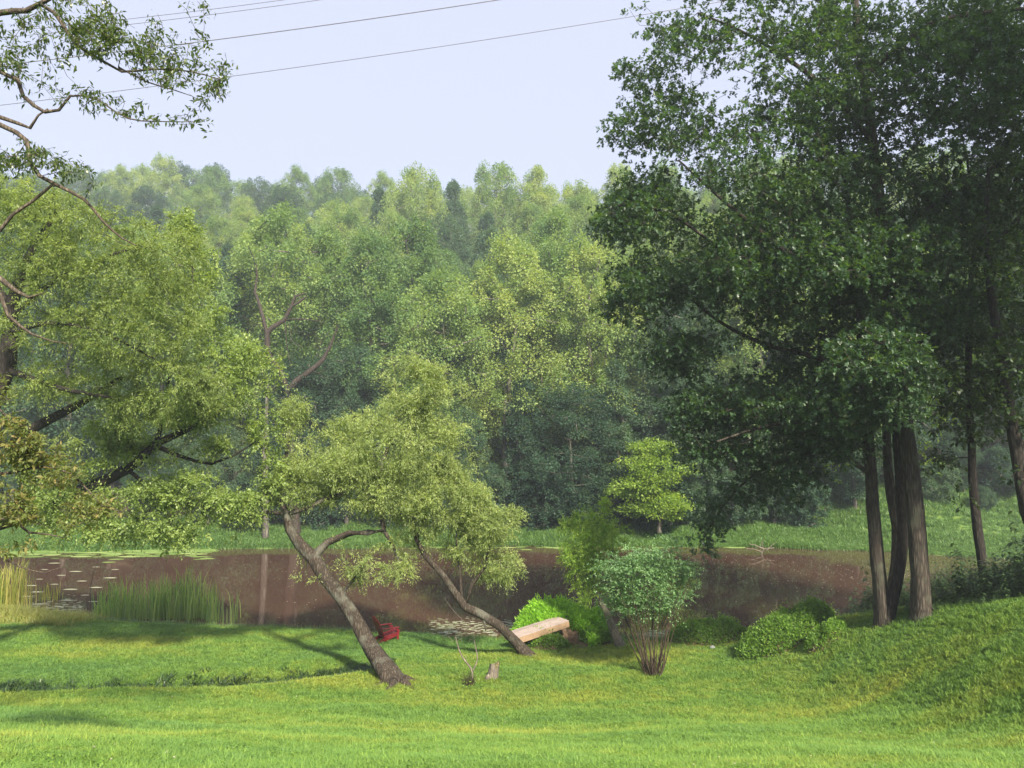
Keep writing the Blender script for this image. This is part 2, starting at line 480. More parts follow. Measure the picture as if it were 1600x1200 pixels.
# ------------------------------------------------------------------ leaves and wood
T_NARROW = (np.array([[0, 0, 0], [.45, -.15, .03], [1, 0, -.06], [.45, .15, .03]]), np.array([[0, 1, 2], [0, 2, 3]]))
T_RHOMB = (np.array([[0, 0, 0], [.45, -.36, .06], [1, 0, -.05], [.45, .36, .06]]), np.array([[0, 1, 2], [0, 2, 3]]))
T_POINT = (np.array([[0, 0, 0], [.3, -.17, .05], [.62, -.13, .04], [1, 0, -.12], [.62, .13, .04], [.3, .17, .05]]),
          np.array([[0, 1, 5], [1, 2, 5], [2, 4, 5], [2, 3, 4]]))
T_OVAL = (np.array([[0, 0, 0], [.3, -.24, .05], [.68, -.22, .04], [1, 0, -.08], [.68, .22, .04], [.3, .24, .05]]),
          np.array([[0, 1, 5], [1, 2, 5], [2, 4, 5], [2, 3, 4]]))
T_OAK = (np.array([[0, 0, 0], [.30, -.23, .04], [.40, -.08, 0], [.68, -.33, .05], [.74, -.10, 0], [1, 0, -.08], [.74, .10, 0], [.68, .33, .05], [.40, .08, 0], [.30, .23, .04]]),
         np.array([[0, 1, 2], [0, 2, 8], [0, 8, 9], [2, 3, 4], [2, 4, 6], [2, 6, 8], [8, 6, 7], [4, 5, 6]]))

def leaf_cloud(name, tmpl, pos, dirs, nrm, size, rnd, mat, parent=None, local=None):
    tv, tf = tmpl
    X = norm(dirs); Z = norm(nrm - X * (nrm * X).sum(-1, keepdims=True)); Y = np.cross(Z, X)
    size = np.asarray(size).reshape(-1, 1, 1)
    V = pos[:, None, :] + size * (tv[None, :, 0:1] * X[:, None] + tv[None, :, 1:2] * Y[:, None] + tv[None, :, 2:3] * Z[:, None])
    n = len(pos); k = len(tv)
    Fc = (np.arange(n)[:, None, None] * k + tf[None]).reshape(-1, 3)
    V = V.reshape(-1, 3)
    if local is not None: V = V - np.asarray(local)[None]
    me = mesh_np(name, V, Fc, rnd=np.repeat(rnd, k))
    return link(name, me, mat, parent)

def grow(skels, targets, step=.55, sag=.12, seed=0, jit=.06):
    """skeleton polylines [(pts, radii)], then every target point is joined to the nearest wood"""
    R = np.random.default_rng(seed)
    pos = []; par = []; fix = []; own = []
    for si, (pts, rad) in enumerate(skels):
        pts = np.asarray(pts, float)
        dense = []; dr = []
        for a in range(len(pts) - 1):
            L = np.linalg.norm(pts[a + 1] - pts[a]); n = max(1, int(L / step))
            for k in range(n):
                t = k / n
                # catmull-rom
                p0 = pts[max(a - 1, 0)]; p1 = pts[a]; p2 = pts[a + 1]; p3 = pts[min(a + 2, len(pts) - 1)]
                q = .5 * (2 * p1 + (p2 - p0) * t + (2 * p0 - 5 * p1 + 4 * p2 - p3) * t * t + (3 * p1 - p0 - 3 * p2 + p3) * t ** 3)
                dense.append(q); dr.append(rad[a] * (1 - t) + rad[a + 1] * t)
        dense.append(pts[-1]); dr.append(rad[-1])
        if si == 0: pr = -1
        else:
            arr = np.array(pos); pr = int(np.argmin(((arr - dense[0]) ** 2).sum(1)))
        for q, r in zip(dense, dr):
            pos.append(q); par.append(pr); fix.append(r); own.append(si); pr = len(pos) - 1
    nsk = len(pos)
    cap = nsk + len(targets) * 14 + 10
    A = np.zeros((cap, 3)); A[:nsk] = pos; n = nsk
    start_ok = np.ones(cap, bool)
    base = len([1 for q in range(nsk) if own[q] == 0])
    start_ok[:max(2, int(base * .45))] = False     # nothing sprouts from the bare lower trunk
    d0 = np.min(((targets[:, None] - A[None, :nsk][:, start_ok[:nsk]]) ** 2).sum(-1), 1)
    chains = []
    tips = np.zeros((len(targets), 6))
    for ti in np.argsort(d0):
        t = targets[ti]
        dd = ((A[:n] - t) ** 2).sum(1) + np.where(start_ok[:n], 0, 1e9)
        # prefer wood that lies below / inwards
        dd = dd * (1 + .35 * (A[:n, 2] > t[2] + .5))
        j = int(np.argmin(dd)); L = math.sqrt(max(dd[j], 1e-6)) if dd[j] < 1e8 else 1
        a = A[j].copy(); L = np.linalg.norm(t - a)
        m = max(1, min(12, int(L / step)))
        ch = [j]; pr = j
        side = R.normal(0, 1, 3) * L * jit
        for k in range(1, m + 1):
            s = k / m
            q = a * (1 - s) + t * s + np.array([0, 0, 1]) * (math.sin(math.pi * s) * L * sag) + side * math.sin(math.pi * s)
            A[n] = q; par.append(pr); fix.append(0); own.append(-1); pr = n; ch.append(n); n += 1
            if n >= cap - 13: break
        chains.append(ch)
        tips[ti, :3] = A[pr]; tips[ti, 3:] = norm(A[pr] - A[ch[-2]] + 1e-6)
        if n >= cap - 13: break
    par = np.array(par); fix = np.array(fix)
    return A[:n], par, fix, np.array(own), nsk, chains, tips

def tube_mesh(name, polys):
    """polys: list of (pts (n,3), radii (n,), sides)"""
    VV = []; FF = []; off = 0
    for pts, rad, ns in polys:
        n = len(pts)
        if n < 2: continue
        pts = np.asarray(pts); rad = np.asarray(rad)
        t = np.empty_like(pts); t[1:-1] = pts[2:] - pts[:-2]; t[0] = pts[1] - pts[0]; t[-1] = pts[-1] - pts[-2]
        t = norm(t)
        ref = np.array([.9, .3, .1]) if abs(t[:, 2]).mean() > .5 else np.array([.1, .2, .97])
        u = norm(np.cross(t, ref)); w = np.cross(t, u)
        an = np.arange(ns) * 2 * math.pi / ns
        ring = pts[:, None] + rad[:, None, None] * (np.cos(an)[None, :, None] * u[:, None] + np.sin(an)[None, :, None] * w[:, None])
        if ns >= 9:      # uneven, ridged bark outline on thick stems
            wob = 1 + .06 * np.sin(an * 3 + pts[:, 2:3] * .9) + .05 * np.sin(an * 7 + pts[:, 2:3] * 2.1) + .05 * np.sin(pts[:, 2:3] * 3.3 + an)
            ring = pts[:, None] + (ring - pts[:, None]) * wob[:, :, None]
        VV.append(ring.reshape(-1, 3))
        i = (np.arange(n - 1)[:, None] * ns); j = np.arange(ns)[None]; j2 = (j + 1) % ns
        q = np.stack([i + j, i + j2, i + ns + j2, i + ns + j], -1).reshape(-1, 4) + off
        FF.append(q); off += n * ns
    return mesh_np(name, np.concatenate(VV), np.concatenate(FF), smooth=True)

def build_tree(name, skels, targets, mat_wood, leaf, root, label, cat='tree', group=None, seed=0, tip_r=.008, sag=.12, step=.55,
               limb_names=True, expo=2.3, kind_twig='twigs', jit=.06, flare=1.0):
    """returns (empty, tips)"""
    A, par, fix, own, nsk, chains, tips = grow(skels, targets, step=step, sag=sag, seed=seed, jit=jit)
    n = len(A)
    acc = np.zeros(n); rad = np.zeros(n)
    for i in range(n - 1, -1, -1):
        r = max(tip_r, acc[i] ** (1 / expo)) if acc[i] > 0 else tip_r
        if i < nsk: r = max(fix[i], min(r, fix[i] * 1.35))
        rad[i] = r
        if par[i] >= 0 and i >= nsk: acc[par[i]] += (r ** expo) * .82
    e = empty(name, root)
    tag(e, label, cat, group)
    loc = np.array(root)
    for si in range(len(skels)):
        idx = np.where(own == si)[0]
        pts = A[idx]; rr = rad[idx].copy()
        if si > 0:
            pts = np.concatenate([A[par[idx[0]]][None], pts]); rr = np.concatenate([[rr[0] * 1.1], rr])
        else:
            zz = pts[:, 2] - pts[0, 2]
            rr = rr * (1 + .45 * flare * np.exp(-np.arange(len(rr)) * step / .35))
        me = tube_mesh('trunk' if si == 0 else 'limb', [(pts - loc, rr, 14 if rr.max() > .1 else 8)])
        link('trunk' if si == 0 else 'limb', me, mat_wood, e)
    polys = []
    for ch in chains:
        p = A[ch]; r = rad[ch].copy(); r[0] = min(r[0], r[1] * 1.15)
        polys.append((p - loc, r, 7 if r[1] > .05 else 5 if r[1] > .02 else 3))
    if polys:
        tw = link(kind_twig, tube_mesh(kind_twig, polys), mat_wood, e)
        tw['kind'] = 'stuff'
    return e, tips

def n3(p, sc, o=0.0):
    """cheap 3D value noise from three 2D slices"""
    p = np.asarray(p) * sc
    return (vnoise(p[..., 0] + o, p[..., 1] + 7.7) + vnoise(p[..., 1] + 3.1, p[..., 2] + o) + vnoise(p[..., 2] + 11.9, p[..., 0] + 5.2 + o)) / 1.7

def blob_points(blobs, n, R, shell=.55, clump=1.25, gap=.0, lump=.42):
    """blobs: (px,py,rx,ry,depth,depth radius m) ellipsoids; random points biased to the shell, lumpy outline, gaps between clumps"""
    vol = np.array([b[2] * b[3] * (b[6] if len(b) > 6 else 1) for b in blobs], float); vol /= vol.sum()
    out = []
    tries = 0
    while len(out) < n and tries < n * 6:
        tries += 1
        b = blobs[R.choice(len(blobs), p=vol)]
        px, py, rx, ry, d, rd = b[:6]
        v = R.normal(0, 1, 3); v /= np.linalg.norm(v)
        r = R.random() ** (1 / 3) * (1 - shell) + shell * R.random() ** (1 / 8)
        c = P(px, py, d)
        r = r * (.88 + lump * float(n3(c + v * 1.7 * max(.6, rd * .45), .75)) + (.22 * R.random() if R.random() < .12 else 0))
        q = P(px + v[0] * r * rx, py - v[1] * r * ry, d + v[2] * r * rd)
        if clump and float(n3(q, clump, 2.5)) < gap and R.random() < .85: continue
        out.append(q)
    return np.array(out)

def foliage(tips, e, per, spread, size, tmpl, mat, seed, flat=.6, droop=.25, up=1.0, name='crown', loc=None, szvar=.35, thin=None, along=.5):
    R = np.random.default_rng(seed)
    n = len(tips)
    cnt = per
    base = np.repeat(tips[:, :3], cnt, 0); td = np.repeat(tips[:, 3:], cnt, 0)
    off = R.normal(0, 1, (n * cnt, 3)) * spread
    off[:, 2] *= flat
    # leaves stand along the last bit of twig
    s = R.random((n * cnt, 1)) * along
    pos = base - td * s + off
    rad = norm(off + 1e-6)
    d = norm(rad * .8 + td * .5 + R.normal(0, .45, pos.shape) + np.array([0, 0, -droop]))
    nr = norm(R.normal(0, .55, pos.shape) + np.array([0, 0, up]) + rad * .35)
    sz = size * (1 + R.uniform(-szvar, szvar, len(pos)))
    rn = np.clip(R.normal(.45, .22, len(pos)) + np.repeat(R.normal(0, .17, n), cnt), 0, 1)
    loc = np.array(e.location) if loc is None else loc
    return leaf_cloud(name, tmpl, pos, d, nr, sz, rn, mat, e, local=loc)

def sprays(tips, e, m, nl, length, size, tmpl, mat, seed, droop=.35, up=.8, side=.75, name='crown', spread=.75, flat=1.0, wood=None, thick=.004, fan=False):
    """m little twigs leave every branch tip, nl leaves stand along each of them (or fan from its end)"""
    R = np.random.default_rng(seed)
    n = len(tips); k = n * m
    base = np.repeat(tips[:, :3], m, 0); td = np.repeat(tips[:, 3:], m, 0)
    rv = R.normal(0, 1, (k, 3)); rv[:, 2] *= flat
    tw = norm(td * .55 + norm(rv) * spread + np.array([0, 0, .10]))
    L = (length * R.uniform(.55, 1.25, k))[:, None]
    base = base - td * (R.random((k, 1)) * length * .7)
    K = k * nl
    t = ((np.arange(nl)[None] + R.random((k, nl))) / nl).reshape(K, 1) if not fan else np.clip(1 - np.abs(R.normal(0, .22, (K, 1))), 0, 1)
    b = np.repeat(base, nl, 0); w = np.repeat(tw, nl, 0); l = np.repeat(L, nl, 0)
    pos = b + w * l * t - np.array([0, 0, 1]) * droop * l * t * t
    tan = norm(w - np.array([0, 0, 1]) * 2 * droop * t)
    sd = R.normal(0, 1, (K, 3)); sd = norm(sd - tan * (sd * tan).sum(-1, keepdims=True))
    d = norm(tan * .7 + sd * side + np.array([0, 0, -.12]))
    nr = norm(R.normal(0, .45, (K, 3)) + np.array([0, 0, up]))
    sz = size * R.uniform(.6, 1.25, K) * (1.1 - .35 * t[:, 0])
    rn = np.clip(R.normal(.42, .10, K) + np.repeat(R.normal(0, .17, n), m * nl), 0, 1)
    loc = np.array(e.location)
    if wood is not None:          # the twiglets themselves, three-sided
        sub = np.arange(0, k, 2)
        p0 = base[sub]; p1 = p0 + tw[sub] * L[sub] * .5 - np.array([0, 0, .25]) * droop * L[sub]; p2 = p0 + tw[sub] * L[sub] - np.array([0, 0, 1]) * droop * L[sub]
        q = norm(np.cross(tw[sub], np.array([.2, .3, .93]))) * thick
        V = np.stack([p0 - q, p0 + q, p1 + q * .8, p1 - q * .8, p2], 1) - loc
        Fc = (np.arange(len(sub))[:, None, None] * 5 + np.array([[0, 1, 2], [0, 2, 3], [3, 2, 4]])[None]).reshape(-1, 3)
        o = link('twiglets', mesh_np('twiglets', V.reshape(-1, 3), Fc), wood, e); o['kind'] = 'stuff'
    return leaf_cloud(name, tmpl, pos, d, nr, sz, rn, mat, e, local=loc)

# ------------------------------------------------------------------ far forest
def forest_proto(name, H, W, prof, nclump, per, seed, mat, low=.18, leaf=.27, clr=.95):
    R = np.random.default_rng(seed)
    tr = [np.array([R.normal(0, .02) * H * t, R.normal(0, .02) * H * t, H * t]) for t in np.linspace(0, .93, 7)]
    tr[0][:] = (0, 0, -.6)
    r0 = .013 * H
    t = low + (1 - low) * R.random(nclump) ** .85
    ang = R.random(nclump) * 2 * math.pi
    # lobes: the crown is made of a few leaders, so the outline is uneven
    nl = 7
    la = R.random(nl) * 2 * math.pi; lt = R.uniform(.3, .9, nl); lw = R.uniform(.15, .42, nl)
    env = np.interp(t, [p[0] for p in prof], [p[1] for p in prof]) * W / 2
    bumpf = np.zeros(nclump)
    for a, b, w in zip(la, lt, lw):
        dphi = np.abs((ang - a + math.pi) % (2 * math.pi) - math.pi)
        bumpf += w * np.exp(-(dphi / .55) ** 2 - ((t - b) / .14) ** 2)
    rr = env * (R.random(nclump) ** .4) * (.74 + bumpf + R.normal(0, .08, nclump))
    cen = np.stack([np.cos(ang) * rr, np.sin(ang) * rr, t * H + .25 * rr * 0], -1)
    A, par, fix, own, nsk, chains, tips = grow([(tr, [r0, r0 * .85, r0 * .7, r0 * .55, r0 * .4, r0 * .25, r0 * .08])], cen, step=1.6, sag=-.10, seed=seed)
    polys = [(A[:nsk], np.maximum(fix[:nsk], .03), 8)]
    for ch in chains:
        L = len(ch); polys.append((A[ch], np.linspace(.075, .025, L), 3))
    wood = tube_mesh(name + '_trunk', polys)
    wood.materials.append(M['forest_bark'])
    n = nclump * per
    cr = np.repeat(R.uniform(.6, 1.15, nclump) * clr, per)[:, None]
    v = norm(R.normal(0, 1, (n, 3)))
    rad = R.random((n, 1)) ** (1 / 3.0)
    an = np.repeat(R.uniform(.55, 1.15, (nclump, 3)) * np.array([1.0, 1.0, 1.1]), per, 0)
    off = v * rad * cr * an
    off[:, :2] *= (1.0 - .45 * np.clip(off[:, 2:3] / np.maximum(cr, .1), -.6, 1))      # clumps narrow upwards, like flames
    off += R.normal(0, .16, off.shape) * (R.random((n, 1)) < .35)
    c = np.repeat(cen, per, 0)
    pos = c + off
    outw = norm(c * np.array([1, 1, 0]) + 1e-3)
    d = norm(v * .7 + outw * .4 + R.normal(0, .5, (n, 3)) + np.array([0, 0, -.15]))
    nr = norm(v * .8 + np.array([0, 0, .7]) + R.normal(0, .4, (n, 3)))
    rn = np.clip(R.normal(.45, .09, n) + np.repeat(R.normal(0, .15, nclump), per), 0, 1)
    tv, tf = T_RHOMB
    X = d; Z = norm(nr - X * (nr * X).sum(-1, keepdims=True)); Y = np.cross(Z, X)
    sz = (leaf * R.uniform(.65, 1.3, n)).reshape(-1, 1, 1)
    V = pos[:, None] + sz * (tv[None, :, 0:1] * X[:, None] + tv[None, :, 1:2] * Y[:, None] + tv[None, :, 2:3] * Z[:, None])
    Fc = (np.arange(n)[:, None, None] * 4 + tf[None]).reshape(-1, 3)
    crown = mesh_np(name + '_crown', V.reshape(-1, 3), Fc, rnd=np.repeat(rn, 4))
    crown.materials.append(mat)
    return dict(wood=wood, crown=crown, H=H, name=name)

pr_tulip = [(0, .2), (.18, .5), (.35, .9), (.55, 1.0), (.75, .9), (.9, .62), (1, .25)]
pr_dome = [(0, .2), (.2, .55), (.45, .95), (.65, 1.0), (.82, .9), (.94, .65), (1, .35)]
pr_col = [(0, .3), (.15, .7), (.4, 1.0), (.7, .92), (.9, .62), (1, .25)]
pr_bush = [(0, .8), (.2, 1.0), (.5, 1.0), (.75, .8), (.92, .5), (1, .2)]
pr_spire = [(0, .3), (.15, .8), (.35, 1.0), (.6, .8), (.8, .5), (.93, .28), (1, .08)]
protos = {
    'tulip_a': forest_proto('tulip_tree', 27, 14, pr_tulip, 210, 200, 21, M['forest_leaf'], leaf=.225, clr=1.3, low=.12),
    'tulip_b': forest_proto('tulip_tree', 29, 12.0, pr_tulip, 200, 200, 22, M['forest_leaf'], leaf=.225, clr=1.25, low=.1),
    'dome_a': forest_proto('round_tree', 23, 14.5, pr_dome, 210, 200, 23, M['forest_leaf'], leaf=.22, clr=1.3, low=.1),
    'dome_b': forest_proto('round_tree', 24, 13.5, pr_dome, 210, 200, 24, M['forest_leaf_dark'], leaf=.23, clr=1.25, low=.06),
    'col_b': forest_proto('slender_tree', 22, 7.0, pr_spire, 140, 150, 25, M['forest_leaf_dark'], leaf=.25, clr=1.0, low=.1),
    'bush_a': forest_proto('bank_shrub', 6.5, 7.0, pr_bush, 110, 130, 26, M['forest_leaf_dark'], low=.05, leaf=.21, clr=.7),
}
LOOK = {'tulip_a': ('broad tall', 'tulip_tree'), 'tulip_b': ('narrow tall', 'tulip_tree'), 'dome_a': ('round-topped light', 'round_tree'),
        'dome_b': ('round-topped dark', 'round_tree'), 'col_b': ('slender dark', 'slender_tree'), 'bush_a': ('dense low', 'bank_shrub')}
COLS = [(-200, 'behind the overhanging branches'), (130, 'behind the feathery left tree'), (340, 'beside the dead snag'), (520, 'above the curved willow trunk'),
        (640, 'above the willow crown'), (760, 'above the wooden ramp'), (880, 'above the small bright tree'), (1000, 'beside the oaks'),
        (1120, 'behind the oak leaves'), (1280, 'behind the oak trunks'), (1450, 'right of the oak trunks')]
def col_phrase(px):
    r = COLS[0][1]
    for a, b in COLS:
        if px >= a: r = b
    return r
def to_px(x, y, z):
    v = np.array([x, y, z - CAM_H]); f = v[1] * math.cos(PITCH) + v[2] * math.sin(PITCH); u = -v[1] * math.sin(PITCH) + v[2] * math.cos(PITCH)
    return 800 + F * v[0] / f, 600 - F * u / f
placed = []
used_labels = {}
def place_forest(kind, x, y, s=1.0, rz=None, row='front row across the pond', group='trees of the wooded hillside', sz=None):
    pr = protos[kind]
    nm = LOOK[kind][1]
    e = empty(nm, (x, y, gz(x, y) - .1), random.uniform(0, 6.28) if rz is None else rz)
    e.scale = (s, s, s * (sz or 1))
    px, _ = to_px(x, y, e.location.z + 10)
    lab = f'{LOOK[kind][0]} {"shrub" if kind == "bush_a" else "tree"}, {row}, {col_phrase(px)}'
    used_labels.setdefault(lab, []).append((px, e))
    tag(e, lab, 'shrub' if kind == 'bush_a' else 'tree', group)
    link('trunk', pr['wood'], None, e)
    link('crown', pr['crown'], None, e)
    placed.append((x, y))
    return e

fr = random.Random(4)
# front row: positions read off the photograph (px of the trunk, depth, kind, wanted top py)
front = [(-60, 76, 'dome_b', 330), (30, 78, 'tulip_a', 345), (110, 76, 'dome_b', 400), (180, 80, 'tulip_b', 370), (255, 77, 'dome_a', 390), (320, 82, 'dome_b', 400), (372, 84, 'tulip_b', 385),
         (425, 80, 'tulip_a', 330), (500, 82, 'tulip_a', 365), (575, 79, 'tulip_b', 372), (640, 83, 'tulip_a', 352), (690, 76, 'dome_a', 440), (745, 84, 'dome_b', 445), (800, 79, 'tulip_a', 385),
         (862, 84, 'tulip_b', 342), (925, 80, 'tulip_a', 372), (985, 84, 'tulip_a', 395), (1050, 78, 'dome_b', 420), (1120, 82, 'tulip_b', 400), (1190, 78, 'tulip_a', 390), (1260, 82, 'dome_b', 380),
         (1330, 79, 'dome_a', 400), (1400, 82, 'tulip_b', 380), (1470, 79, 'dome_b', 430), (1540, 82, 'tulip_a', 380), (1610, 79, 'dome_b', 400), (1690, 82, 'tulip_a', 380)]
def place_top(kind, px, d, top, row, group):
    x = (px - 800) / F * d
    z0 = gz(x, d); zt = P(px, top, d)[2]
    s = (zt - z0) / protos[kind]['H']
    s = min(max(s, .35), 1.5)
    w = min(max(s, .8), 1.15) if s > .6 else s
    e = place_forest(kind, x, d, w, row=row, group=group, sz=s / w)
    return e
for px, d, k, top in front:
    place_top(k, px, d, top + fr.uniform(-8, 8), 'front row', 'tall front-row trees across the pond')
# lower trees and shrubs along the bank edge
under = [(60, 73, 'dome_b', 640), (150, 74, 'bush_a', 760), (240, 73, 'dome_b', 650), (330, 74.5, 'dome_b', 620), (395, 73, 'bush_a', 740), (470, 74, 'dome_b', 560), (545, 75, 'dome_b', 540), (610, 74, 'bush_a', 735),
         (655, 74.5, 'dome_a', 600), (720, 73.5, 'dome_b', 640), (770, 74, 'bush_a', 745), (815, 74.5, 'col_b', 590), (850, 74, 'bush_a', 735), (893, 74, 'dome_b', 600), (938, 74, 'bush_a', 750), (965, 75, 'col_b', 560),
         (1030, 74, 'bush_a', 720), (1070, 75, 'dome_b', 570), (1140, 74.5, 'bush_a', 740), (1205, 75, 'dome_b', 600), (1250, 74, 'bush_a', 745), (1330, 76, 'dome_b', 560), (1395, 78, 'dome_b', 620), (1450, 76, 'bush_a', 720), (1500, 77, 'dome_b', 640),
         (1560, 76, 'bush_a', 700), (1610, 76, 'dome_b', 610), (1660, 76, 'bush_a', 700), (-20, 74, 'bush_a', 740), (-60, 74, 'dome_b', 600), (1530, 74, 'bush_a', 770), (690, 75, 'bush_a', 720), (430, 75, 'bush_a', 735), (510, 74.5, 'bush_a', 740)]
for px, d, k, top in under:
    place_top(k, px, d, top, 'low fringe on the far bank', 'low trees and shrubs on the far bank')
# hillside tiers up to the skyline
tiers = [(93, 6.4, 'second row', None), (106, 6.8, 'third row uphill', None), (121, 7.4, 'upper hillside', 'mid'), (138, 8.2, 'middle ridge skyline', 'sky'), (165, 10.0, 'hazy upper slope', None), (190, 10.5, 'hazy far ridge skyline', 'far'), (203, 10.5, 'hindmost far ridge', 'far2')]
SK = [(-200, 255), (100, 262), (160, 258), (235, 250), (300, 258), (345, 258), (395, 272), (450, 270), (520, 268), (560, 290), (600, 270), (680, 275), (735, 252), (780, 270), (815, 258), (860, 285), (905, 268), (935, 235), (1000, 250), (1700, 230)]
for d, sp, row, mode in tiers:
    x0 = -900 / F * d; x1 = 900 / F * d
    if d > 150: x1 = 330 / F * d
    x = x0 + fr.uniform(0, sp)
    while x < x1:
        px = 800 + F * x / d
        dd = d + fr.uniform(-3.5, 3.5)
        xx = x * dd / d
        kinds = ['tulip_a', 'tulip_b', 'dome_a', 'dome_b', 'col_b'] if d < 150 else ['dome_a', 'dome_b', 'tulip_a', 'dome_b']
        k = fr.choice(kinds)
        sk = np.interp(px, [a for a, b in SK], [b for a, b in SK])
        if mode == 'sky' and px < 560: top = sk + 45 + (560 - px) * .06 + fr.uniform(-5, 18)
        elif mode == 'sky': top = sk + fr.uniform(-6, 26)
        elif mode == 'far': top = sk + fr.uniform(-4, 14) if px < 620 else 300
        elif mode == 'far2': top = sk + fr.uniform(2, 22) if px < 620 else 300
        elif d == 165: top = sk + fr.uniform(25, 45) if px < 620 else 320
        elif d == 121: top = sk + fr.uniform(45, 75) + (25 if px < 500 else 0)
        elif d == 106: top = sk + fr.uniform(85, 125)
        else: top = sk + fr.uniform(140, 190)
        place_top(k, px, dd, top, row, 'trees of the wooded hillside')
        x += sp * fr.uniform(.8, 1.2)
def tell_apart(groups):
    for lab, lst in groups.items():
        lst.sort(key=lambda q: q[0])
        n = len(lst)
        if n == 1: continue
        for i, (_, o) in enumerate(lst):
            if n == 2: w = ('left one', 'right one')[i]
            elif n == 3: w = ('left one', 'middle one', 'right one')[i]
            else: w = 'leftmost' if i == 0 else 'rightmost' if i == n - 1 else ('second', 'third', 'fourth', 'fifth', 'sixth', 'seventh')[min(i - 1, 5)] + ' from left'
            o['label'] = lab + ', ' + w
tell_apart(used_labels)
print('forest trees', len(placed))

# pale bright-leaved small tree on the far bank, in front of the dark wood
R = np.random.default_rng(90)
bl = [(1015, 700, 45, 18, 70, 2), (1030, 735, 50, 22, 70, 2.5), (990, 762, 38, 20, 70, 2), (1000, 725, 30, 18, 70, 2)]
bl += [(1005, 785, 55, 22, 70, 2.5), (1040, 790, 45, 22, 70, 2)]
sk = [([P(1030, 832, 70), P(1028, 790, 70), P(1020, 745, 70), P(1015, 705, 70)], [.16, .13, .09, .05])]
e, tips = build_tree('bank_sapling', sk, blob_points(bl, 220, R), M['forest_bark'], None, tuple(P(1030, 832, 70)), 'small leafy yellow-green tree standing on the far bank before dark woods', group=None, seed=3, tip_r=.015, step=1.0)
foliage(tips, e, 75, .42, .22, T_RHOMB, M['sun_tinted_leaf'], 5, flat=.35)

# ------------------------------------------------------------------ near trees
# curved willow
D = 28.0
b0 = G(620, 1066)
sk = [([np.array(b0) + [0.0, 0, -.3], P(606, 1050, b0.y), P(578, 1012, 27.4), P(556, 968, 27.5), P(532, 932, 27.6), P(507, 900, 27.8), P(490, 872, 27.9), P(468, 850, 27.9), P(452, 826, 27.9), P(447, 803, 28), P(436, 765, 28), P(446, 715, 28.2), P(455, 680, 28.3)],
       [.36, .33, .28, .25, .24, .245, .25, .21, .165, .12, .09, .06, .04]),
      ([P(492, 868, 27.9), P(512, 847, 28.2), P(545, 833, 28.6), P(600, 829, 28.8), P(597, 800, 29), P(592, 762, 29.1), P(598, 720, 29.1), P(612, 685, 29), P(640, 662, 29), P(668, 630, 29), P(688, 592, 29)], [.16, .135, .12, .11, .09, .075, .065, .06, .055, .045, .03]),
      ([P(600, 829, 28.8), P(614, 852, 28.9), P(624, 882, 29), P(616, 906, 29.1)], [.075, .06, .05, .03]),
      ([P(447, 803, 28), P(487, 792, 28.2), P(508, 779, 28.3), P(540, 770, 28.6)], [.1, .08, .07, .04]),
      ([P(530, 930, 27.6), P(545, 915, 27.5), P(560, 895, 27.4), P(568, 885, 27.4)], [.06, .05, .035, .02]),
      ([P(600, 690, 29), P(650, 700, 29.5), P(700, 690, 29.8)], [.05, .04, .03]),
      ([P(447, 803, 28), P(420, 800, 28), P(390, 812, 28), P(360, 812, 28)], [.09, .08, .06, .03])]
bl = [(520, 735, 85, 62, 28.5, 2.2), (610, 700, 110, 62, 29.2, 2.4), (650, 605, 55, 42, 29.2, 1.4), (695, 590, 38, 32, 29, .9, .8), (640, 580, 30, 24, 29, .8, .7), (690, 700, 62, 62, 29.5, 1.8), (640, 655, 55, 40, 29.2, 1.6), (560, 770, 95, 40, 28.8, 2), (480, 680, 45, 38, 28.3, 1.3), (462, 640, 20, 32, 28.3, .7),
      (625, 765, 90, 50, 29.2, 1.8), (570, 885, 72, 28, 27.6, 1.1, .8), (620, 868, 38, 32, 29, .9, .8), (455, 750, 48, 48, 28.4, 1.5), (520, 860, 55, 14, 28.2, .6, .5), (550, 675, 65, 35, 28.6, 1.6), (480, 905, 38, 18, 27.4, .5, .5)]
R = np.random.default_rng(31)
e, tips = build_tree('willow_tree', sk, blob_points(bl, 1750, R, .3, clump=1.5, gap=.05), M['willow_bark'], None, tuple(b0), 'willow with a thick curved trunk leaning left over the pond, by the red chair', seed=31, tip_r=.006)
sprays(tips, e, 6, 11, .50, .125, T_NARROW, M['willow_leaf'], 32, droop=.3, wood=M['willow_bark'])

willow_e = e
# second leaning willow
b0 = G(828, 1026)
sk = [([np.array(b0) + [.1, 0, -.2], P(806, 1004, b0.y), P(778, 976, 29.8), P(752, 960, 29.8), P(727, 948, 29.8), P(710, 925, 29.8), P(690, 896, 29.8), P(664, 868, 29.8), P(651, 843, 29.8), P(645, 815, 29.8), P(655, 770, 29.8)],
       [.22, .18, .17, .17, .17, .14, .12, .10, .09, .07, .04]),
      ([P(727, 948, 29.8), P(738, 912, 29.8), P(759, 885, 29.8), P(766, 845, 29.8), P(778, 795, 29.8)], [.08, .065, .055, .045, .025]),
      ([P(722, 945, 29.8), P(719, 900, 29.9), P(714, 862, 30), P(712, 820, 30)], [.06, .05, .04, .02]),
      ([P(752, 960, 29.8), P(757, 972, 29.7), P(759, 986, 29.7)], [.06, .045, .02]),
      ([P(651, 843, 29.8), P(662, 815, 29.9), P(672, 780, 30), P(690, 750, 30)], [.06, .05, .04, .02])]
bl = [(765, 825, 58, 48, 30, 1.7), (798, 888, 32, 28, 30, 1.1), (700, 800, 65, 52, 30.2, 1.7), (722, 858, 50, 36, 30, 1.4), (660, 815, 38, 50, 30, 1.3), (740, 775, 50, 32, 30, 1.4), (805, 800, 14, 22, 30, .5, .6), (700, 745, 50, 30, 30.2, 1.3), (770, 885, 50, 30, 30, 1.3)]
R = np.random.default_rng(41)
